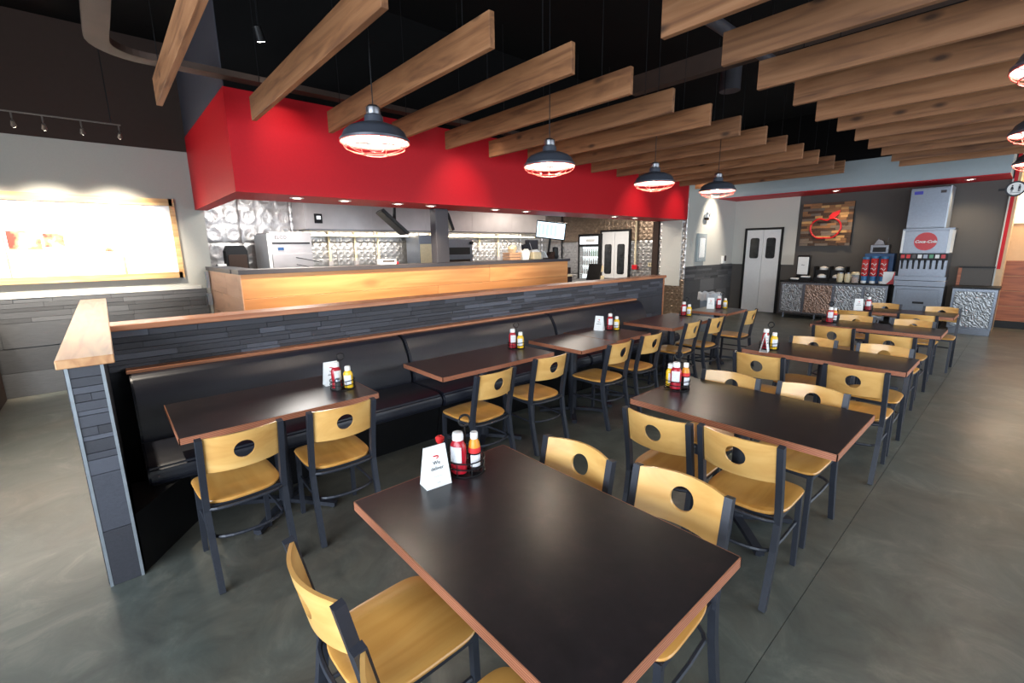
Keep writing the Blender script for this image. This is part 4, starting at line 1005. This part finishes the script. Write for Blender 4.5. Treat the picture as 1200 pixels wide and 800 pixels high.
# wall fittings on the pale wall
t = thing('fire_extinguisher_cabinet', 'grey framed cabinet recessed on the pale wall', 'cabinet', (-5.345, 10.82, 1.33)); obj('frame', B(0, .05, -.22, .22, 0, .66, bevel=.005), M['header'], t); obj('front_pane', B(.05, .056, -.17, .17, .05, .61), M['clear'], t); obj('notice_sheet', B(.0505, .053, -.13, .13, .1, .55), M['paper'], t)
t = thing('emergency_light', 'small white emergency light on the pale wall', 'lamp', (-5.345, 11.0, 2.36)); obj('housing', B(0, .07, -.09, .09, 0, .09, bevel=.01), M['white'], t)
for s in (-1, 1): obj('lamp_head', cyl(bm_new(), (.04, s * .05, .1), (.1, s * .05, .12), .03, .036, n=12), M['white'], t)
obj('black_base', B(0, .05, -.07, .07, -.05, 0), M['wall_brown'], t)
t = thing('wall_phone', 'small white wall unit near the double door', 'phone', (-5.345, 12.05, 1.25)); obj('body', B(0, .06, -.08, .08, 0, .19, bevel=.008), M['white'], t); obj('handset', B(.06, .085, -.02, .06, .06, .2, bevel=.008), M['ink'], t)

# trash can
t = thing('trash_can', 'grey plastic bin with clear liner folded over its rim', 'bin', (-4.18, 9.0, 0))
obj('body', prism(bm_new(), [(-.1, -.1), (.1, -.1), (.1, .1), (-.1, .1)], 'Z', 0, .01), M['can_grey'], t)
bm = bm_new(); lathe(bm, [(.15, .0), (.19, .74), (.2, .745), (.2, .76), (.185, .76), (.18, .72), (.14, .02)], 4); bmesh.ops.rotate(bm, verts=bm.verts, matrix=Matrix.Rotation(PI / 4, 3, 'Z')); obj('tapered_wall', bm, M['can_grey'], t)
bm = bm_new(); n = 40
rg = []
for r, z in ((.15, .74), (.175, .79), (.19, .775), (.195, .68), (.19, .64)):
    rg.append([bm.verts.new(((r + .012 * math.sin(k * 2.7 + z * 9)) * math.cos(2 * PI * k / n) * 1.15, (r + .012 * math.sin(k * 1.9)) * math.sin(2 * PI * k / n) * 1.0, z + .012 * math.sin(k * 1.3))) for k in range(n)])
for A, Bq in zip(rg, rg[1:]):
    for k in range(n): bm.faces.new((A[k], A[(k + 1) % n], Bq[(k + 1) % n], Bq[k]))
obj('clear_liner', bm, M['liner'], t, True)

# ---------------------------------------------------------------- drink station
t = thing('beverage_cabinet', 'long swirled aluminium cabinet with black top under the apple sign', 'cabinet', (-2.87, 12.05, 0))
obj('body', B(-1.02, .95, .02, .58, .12, .84), M['steel_dark'], t)
obj('black_top', B(-1.05, 1.0, -.03, .6, .84, .875, bevel=.003), M['black'], t)
for i, (a, b) in enumerate(((-1.02, -.56), (-.54, .02), (.04, .56), (.58, .95))):
    obj('door_panel', B(a + .03, b - .0, .0, .02, .16, .80, bevel=.003), M['swirl_reflection'] if i == 1 else M['swirl'], t)  # second panel carries the painted-in brown reflection
bm = bm_new()
for x in (-1.005, -.55, .03, .57, .965): box(bm, x - .018, x + .018, -.006, .02, .12, .84)
box(bm, -1.02, .98, -.008, .02, .80, .838)
obj('steel_strip', bm, M['steel'], t)
for x in (-.95, -.3, .3, .88): obj('leg', cyl(bm_new(), (x, .1, .0005), (x, .1, .12), .022, n=10), M['steel'], t)
t = thing('corner_cabinet', 'swirled aluminium cabinet with steel toe kick by the hall corner', 'cabinet', (-.62, 12.05, 0))
obj('body', B(-.3, .3, .02, .58, .1, .85), M['steel'], t); obj('door_panel', B(-.26, .26, 0, .02, .14, .80, bevel=.003), M['swirl'], t); obj('top', B(-.32, .32, -.03, .58, .85, .885), M['black'], t); obj('toe_kick', B(-.27, .29, -.02, .5, 0.0, .1), M['steel'], t)
bm = bm_new(); box(bm, -.3, -.265, -.004, .02, .1, .85); box(bm, .265, .3, -.004, .02, .1, .85); box(bm, -.3, .3, -.006, .02, .81, .85); obj('steel_strip', bm, M['steel'], t)
t = thing('low_partition', 'low charcoal splash partition behind the corner cabinet', 'partition', (-.62, 12.5, .885)); obj('board', B(-.28, .17, .06, .12, 0, .33), M['charcoal_wall'], t); obj('ledge', B(-.3, .19, .05, .14, .33, .36), M['black'], t); obj('wood_post', B(-.31, -.26, .04, .13, 0, .33), M['hallwood'], t)
# drink dispenser
t = thing('drink_dispenser', 'stainless ice and soft drink dispenser with red round logo', 'dispenser', (-1.4, 12.0, 0))
obj('base_cabinet', B(-.39, .36, .02, .6, .08, .86, bevel=.006), M['steel'], t)
obj('door', B(-.34, .30, .0, .02, .12, .80, bevel=.004), M['steel'], t); obj('door_slot', B(-.07, .1, -.004, 0, .52, .56), M['black'], t)
obj('toe', B(-.36, .33, .06, .55, 0, .08), M['black'], t)
obj('drip_tray', B(-.40, .37, -.06, .4, .86, .98, bevel=.01), M['steel'], t); obj('tray_lip', B(-.40, .37, -.07, -.06, .98, 1.06), M['steel'], t)
obj('tower', B(-.37, .34, .06, .6, .98, 1.96, bevel=.006), M['steel'], t)
obj('nozzle_panel', B(-.36, .33, .03, .06, 1.08, 1.38), M['steel'], t)
obj('valve_bank', B(-.37, .34, -.02, .06, 1.37, 1.5, bevel=.004), M['black'], t)
for k in range(8): obj('flavour_label', B(-.35 + k * .085, -.29 + k * .085, -.026, -.02, 1.41, 1.48), [M['redled'], M['logored'], M['brownb'], M['white'], M['steel'], M['green'], M['white'], M['redled']][k], t)
for k in range(8): obj('nozzle', cyl(bm_new(), (-.32 + k * .086, .0, 1.28), (-.32 + k * .086, .0, 1.37), .012, .02, n=10), M['black'], t); 
bm = bm_new()
for k in range(8): box(bm, -.335 + k * .086, -.305 + k * .086, .005, .03, 1.2, 1.29)
obj('lever', bm, M['black'], t)
obj('sign_panel', B(-.35, .33, .02, .06, 1.51, 1.93, bevel=.004), M['steel'], t)
for a_, b_ in ((-.38, -.345), (.30, .345)): obj('side_strip', B(a_, b_, .0, .5, 1.51, 1.95), M['white'], t)
obj('top_rim', B(-.38, .37, -.01, .6, 1.945, 1.975), M['steel'], t)
d = obj('logo_disc', cyl(bm_new(), (-.02, .02, 1.73), (-.02, .008, 1.73), .17, n=36), M['redled'], t)
text('script_logo', 'Coca-Cola', .074, M['white'], t, (-.02, .006, 1.725), RX, shear=.35, ext=.001, bold=.0022)
t2 = thing('ice_maker', 'tall grey ice machine on top of the drink dispenser', 'ice machine', (-1.42, 12.06, 1.98))
obj('body', B(-.33, .23, 0, .55, 0, .76, bevel=.006), M['steel'], t2); obj('side_panel', B(.23, .25, 0, .55, 0, .77), M['alum'], t2); obj('front_panel', B(-.33, .23, -.012, 0, .02, .74, bevel=.003), M['steel'], t2)
obj('blue_badge', B(-.28, -.15, -.018, -.012, .64, .70), M['blueled'], t2); obj('dark_badge', B(.1, .18, -.018, -.012, .645, .695), M['ink'], t2); obj('base_gap', B(-.30, .22, .02, .5, -.004, 0), M['black'], t2)
# apple sign
t = thing('apple_wall_sign', 'reclaimed wood sign with red apple outline and leaf', 'sign', (-3.26, 12.655, 2.15))
obj('backing', B(-.5, .5, -.05, 0, -.48, .48), M['black'], t)
pm = [mesh_with(UNIT, q) for q in M['pallet']]
nr = 17
for r in range(nr):
    z0 = -.48 + .96 * r / nr; x = -.5
    while x < .5:
        x1 = min(x + random.uniform(.1, .34), .5)
        if .5 - x1 < .06: x1 = .5
        me = random.choices(pm, [.34, .34, .16, .16])[0]
        o = bpy.data.objects.new('wood_strip', me); COL.objects.link(o); o.parent = t; dpt = random.uniform(.012, .03)
        o.location = ((x + x1) / 2, -.05 - dpt / 2, z0 + .48 / nr); o.scale = (x1 - x - .003, dpt, .96 / nr - .003); x = x1
def apple(a):
    x = math.cos(a); z = math.sin(a)
    rx = .30 + .02 * z; rz = .25
    px, pz = rx * x, rz * z
    if z > 0: pz -= .07 * math.exp(-(px / .09) ** 2)                  # dip at the stem
    else: pz += .035 * math.exp(-(px / .1) ** 2)
    return px, pz - .09
bm = bm_new(); tube(bm, [(apple(2 * PI * k / 48)[0], -.095, apple(2 * PI * k / 48)[1]) for k in range(48)], .018, 6, True, sx=1.0, sy=1.0)
obj('apple_outline', bm, M['logored'], t, True)
leaf = [(.05, .11), (.06, .19), (.11, .25), (.19, .28), (.25, .30), (.24, .23), (.19, .16), (.12, .125)]
obj('apple_leaf', prism(bm_new(), leaf, 'Y', -.11, -.085), M['logored'], t)
bm = bm_new(); box(bm, -.17, .1, -.1, -.085, .035, .06); obj('dark_stroke', bm, M['brownb'], t)
# counter-top goods
ZC = .876
t = thing('napkin_dispenser', 'white faced dispenser in dark case standing at counter left end', 'dispenser', (-3.55, 12.3, ZC)); obj('case', B(-.13, .13, -.0, .1, .1, .58, bevel=.015), M['black'], t); obj('front_face', B(-.11, .11, -.012, .0, .14, .54, bevel=.008), M['white'], t); obj('base', B(-.12, .12, -.02, .14, 0, .1), M['black'], t)
text('front_print', '~', .12, M['ink'], t, (0, -.014, .36), RX)
for i, (x, z, lb) in enumerate([(-3.63, .0, 'flat white lid stack in black tray at the counter left end'), (-3.42, .05, 'raised white lid stack in front of the white faced dispenser')]):
    t = thing('lid_tray', lb, 'tray', (x, 12.12, ZC), 0, 'lid trays'); obj('tray', B(-.11, .11, -.06, .06, 0, .03 + z), M['black'], t); obj('lids', B(-.09, .09, -.055, .045, .03 + z, .065 + z, bevel=.012), M['white'], t)
t = thing('lid_organizer', 'black four-bin organizer holding white cup lids', 'organizer', (-3.0, 12.25, ZC))
bm = bm_new(); box(bm, -.3, .3, 0, .3, 0, .08); box(bm, -.3, .3, .12, .3, .08, .25); box(bm, -.31, -.29, 0, .3, 0, .33); box(bm, .29, .31, 0, .3, 0, .33); box(bm, -.01, .01, 0, .3, 0, .33); obj('rack', bm, M['black'], t)
for x in (-.15, .15):
    for y, z in ((.05, .08), (.18, .25)): obj('lid_stack', lathe(bm_new(), [(.085, z), (.09, z + .01), (.085, z + .05), (.03, z + .08)], 16, c=(x, y)), M['white'], t, True)
for i, x in enumerate((-2.77, -2.63)):
    t = thing('sweetener_jar', 'cream round jar on the drink counter, %s of two' % ('left', 'right')[i], 'jar', (x, 12.2, ZC), 0, 'cream jars'); obj('body', lathe(bm_new(), [(.045, 0), (.06, .03), (.065, .15), (.055, .19)], 18), M['cream'], t, True); obj('lid', lathe(bm_new(), [(.058, .19), (.058, .21), (.02, .22)], 18), M['steel'], t, True)
t = thing('straw_jar', 'clear jar with cream lid beside the red cup stacks', 'jar', (-2.49, 12.17, ZC)); obj('body', lathe(bm_new(), [(.065, 0), (.07, .01), (.07, .17)], 18), M['clear'], t, True); obj('lid', lathe(bm_new(), [(.078, .17), (.078, .21), (.06, .23)], 18), M['cream'], t, True); obj('contents', lathe(bm_new(), [(.055, .005), (.055, .12)], 14), M['cardboard'], t)
for i, (x, h) in enumerate(((-2.34, .55), (-2.19, .57), (-2.03, .56))):
    t = thing('cup_stack', 'tall stack of red and blue paper cups, %s of three' % ('left', 'middle', 'right')[i], 'cups', (x, 12.18, ZC), 0, 'red and blue cup stacks')
    obj('red_sleeve', lathe(bm_new(), [(.058, .15), (.064, .16), (.066, h - .06), (.06, h - .05)], 18), M['cupred'], t, True); obj('blue_foot', lathe(bm_new(), [(.05, .05), (.056, .15)], 18), M['cupblue'], t, True); obj('white_foot', lathe(bm_new(), [(.048, 0), (.05, .05)], 18), M['white'], t, True); obj('blue_rim', lathe(bm_new(), [(.06, h - .05), (.066, h - .045), (.066, h)], 18), M['cupblue'], t, True)
    bm = bm_new()
    for q in range(3):
        cz = .2 + q * .1; tube(bm, [(.067 * math.sin(-.7 + 1.4 * k / 6), -.067 * math.cos(-.7 + 1.4 * k / 6), cz + .02 * math.sin(k * 1.2)) for k in range(7)], .006, 4)
    obj('cup_print', bm, M['white'], t)
tag(obj('blue_carton', B(-2.4, -1.9, 12.3, 12.55, ZC, ZC + .62, bevel=.004), M['bluebox']), 'tall dark blue carton behind the cup stacks', 'carton')
t = thing('coffee_brewer_top', 'small chrome brewer sitting on the blue carton', 'brewer', (-2.18, 12.42, ZC + .62)); obj('body', B(-.15, .17, -.1, .1, 0, .18, bevel=.01), M['steel'], t); obj('dark_face', B(-.1, .12, -.106, -.1, .03, .13), M['black'], t); obj('top_frame', prism(bm_new(), [(-.1, .18), (.08, .18), (.05, .26), (-.04, .3)], 'Y', -.06, .06), M['steel_dark'], t); obj('wire_post', cyl(bm_new(), (.12, 0, .18), (.12, 0, .32), .006, n=6), M['steel'], t)
t = thing('white_red_box', 'white carton with red corner beside the cup stacks', 'carton', (-1.92, 12.16, ZC)); obj('carton', B(-.09, .1, -.05, .12, 0, .25, bevel=.003), M['paper'], t); obj('red_corner', prism(bm_new(), [(.1, 0), (.1, .25), (.09, .25), (.06, .1), (-.02, 0)], 'Y', -.053, -.05), M['redled'], t)

# ---------------------------------------------------------------- restroom sign, hall light
t = thing('restroom_sign', 'round white restroom sign with two figures on a black bracket', 'sign', (-.345, 11.62, 2.57))
obj('rim', cyl(bm_new(), (0, -.02, 0), (0, .02, 0), .125, n=36), M['signblack'], t); obj('face', cyl(bm_new(), (0, -.021, 0), (0, -.024, 0), .10, n=36), M['white'], t)
obj('bracket', B(-.2, -.1, -.015, .015, -.022, .018), M['black'], t)
for s, man in ((-1, False), (1, True)):
    bm = bm_new(); x = s * .042
    cyl(bm, (x, -.024, .052), (x, -.027, .052), .011, n=12)
    if man: box(bm, x - .014, x + .014, -.027, -.024, -.002, .038); box(bm, x - .013, x - .002, -.027, -.024, -.046, -.002); box(bm, x + .002, x + .013, -.027, -.024, -.046, -.002)
    else: prism(bm, [(x - .009, .038), (x + .009, .038), (x + .022, -.012), (x - .022, -.012)], 'Y', -.027, -.024); box(bm, x - .009, x - .002, -.027, -.024, -.046, -.012); box(bm, x + .002, x + .009, -.027, -.024, -.046, -.012)
    obj('figure', bm, M['signblack'], t)['label'] = 'standing man figure' if man else 'standing woman figure'
bm = bm_new(); box(bm, -.06, .06, -.027, -.024, -.066, -.06); obj('text_line', bm, M['signblack'], t)
t = thing('hall_light_panel', 'bright warm light panel on the hall wall below the pendants', 'lamp', (0, 13.44, 2.33)); obj('frame', B(-.34, .6, -.03, 0, -.28, .32), M['white'], t); obj('glowing_face', B(-.31, .57, -.036, -.03, -.25, .29), M['halllight'], t)
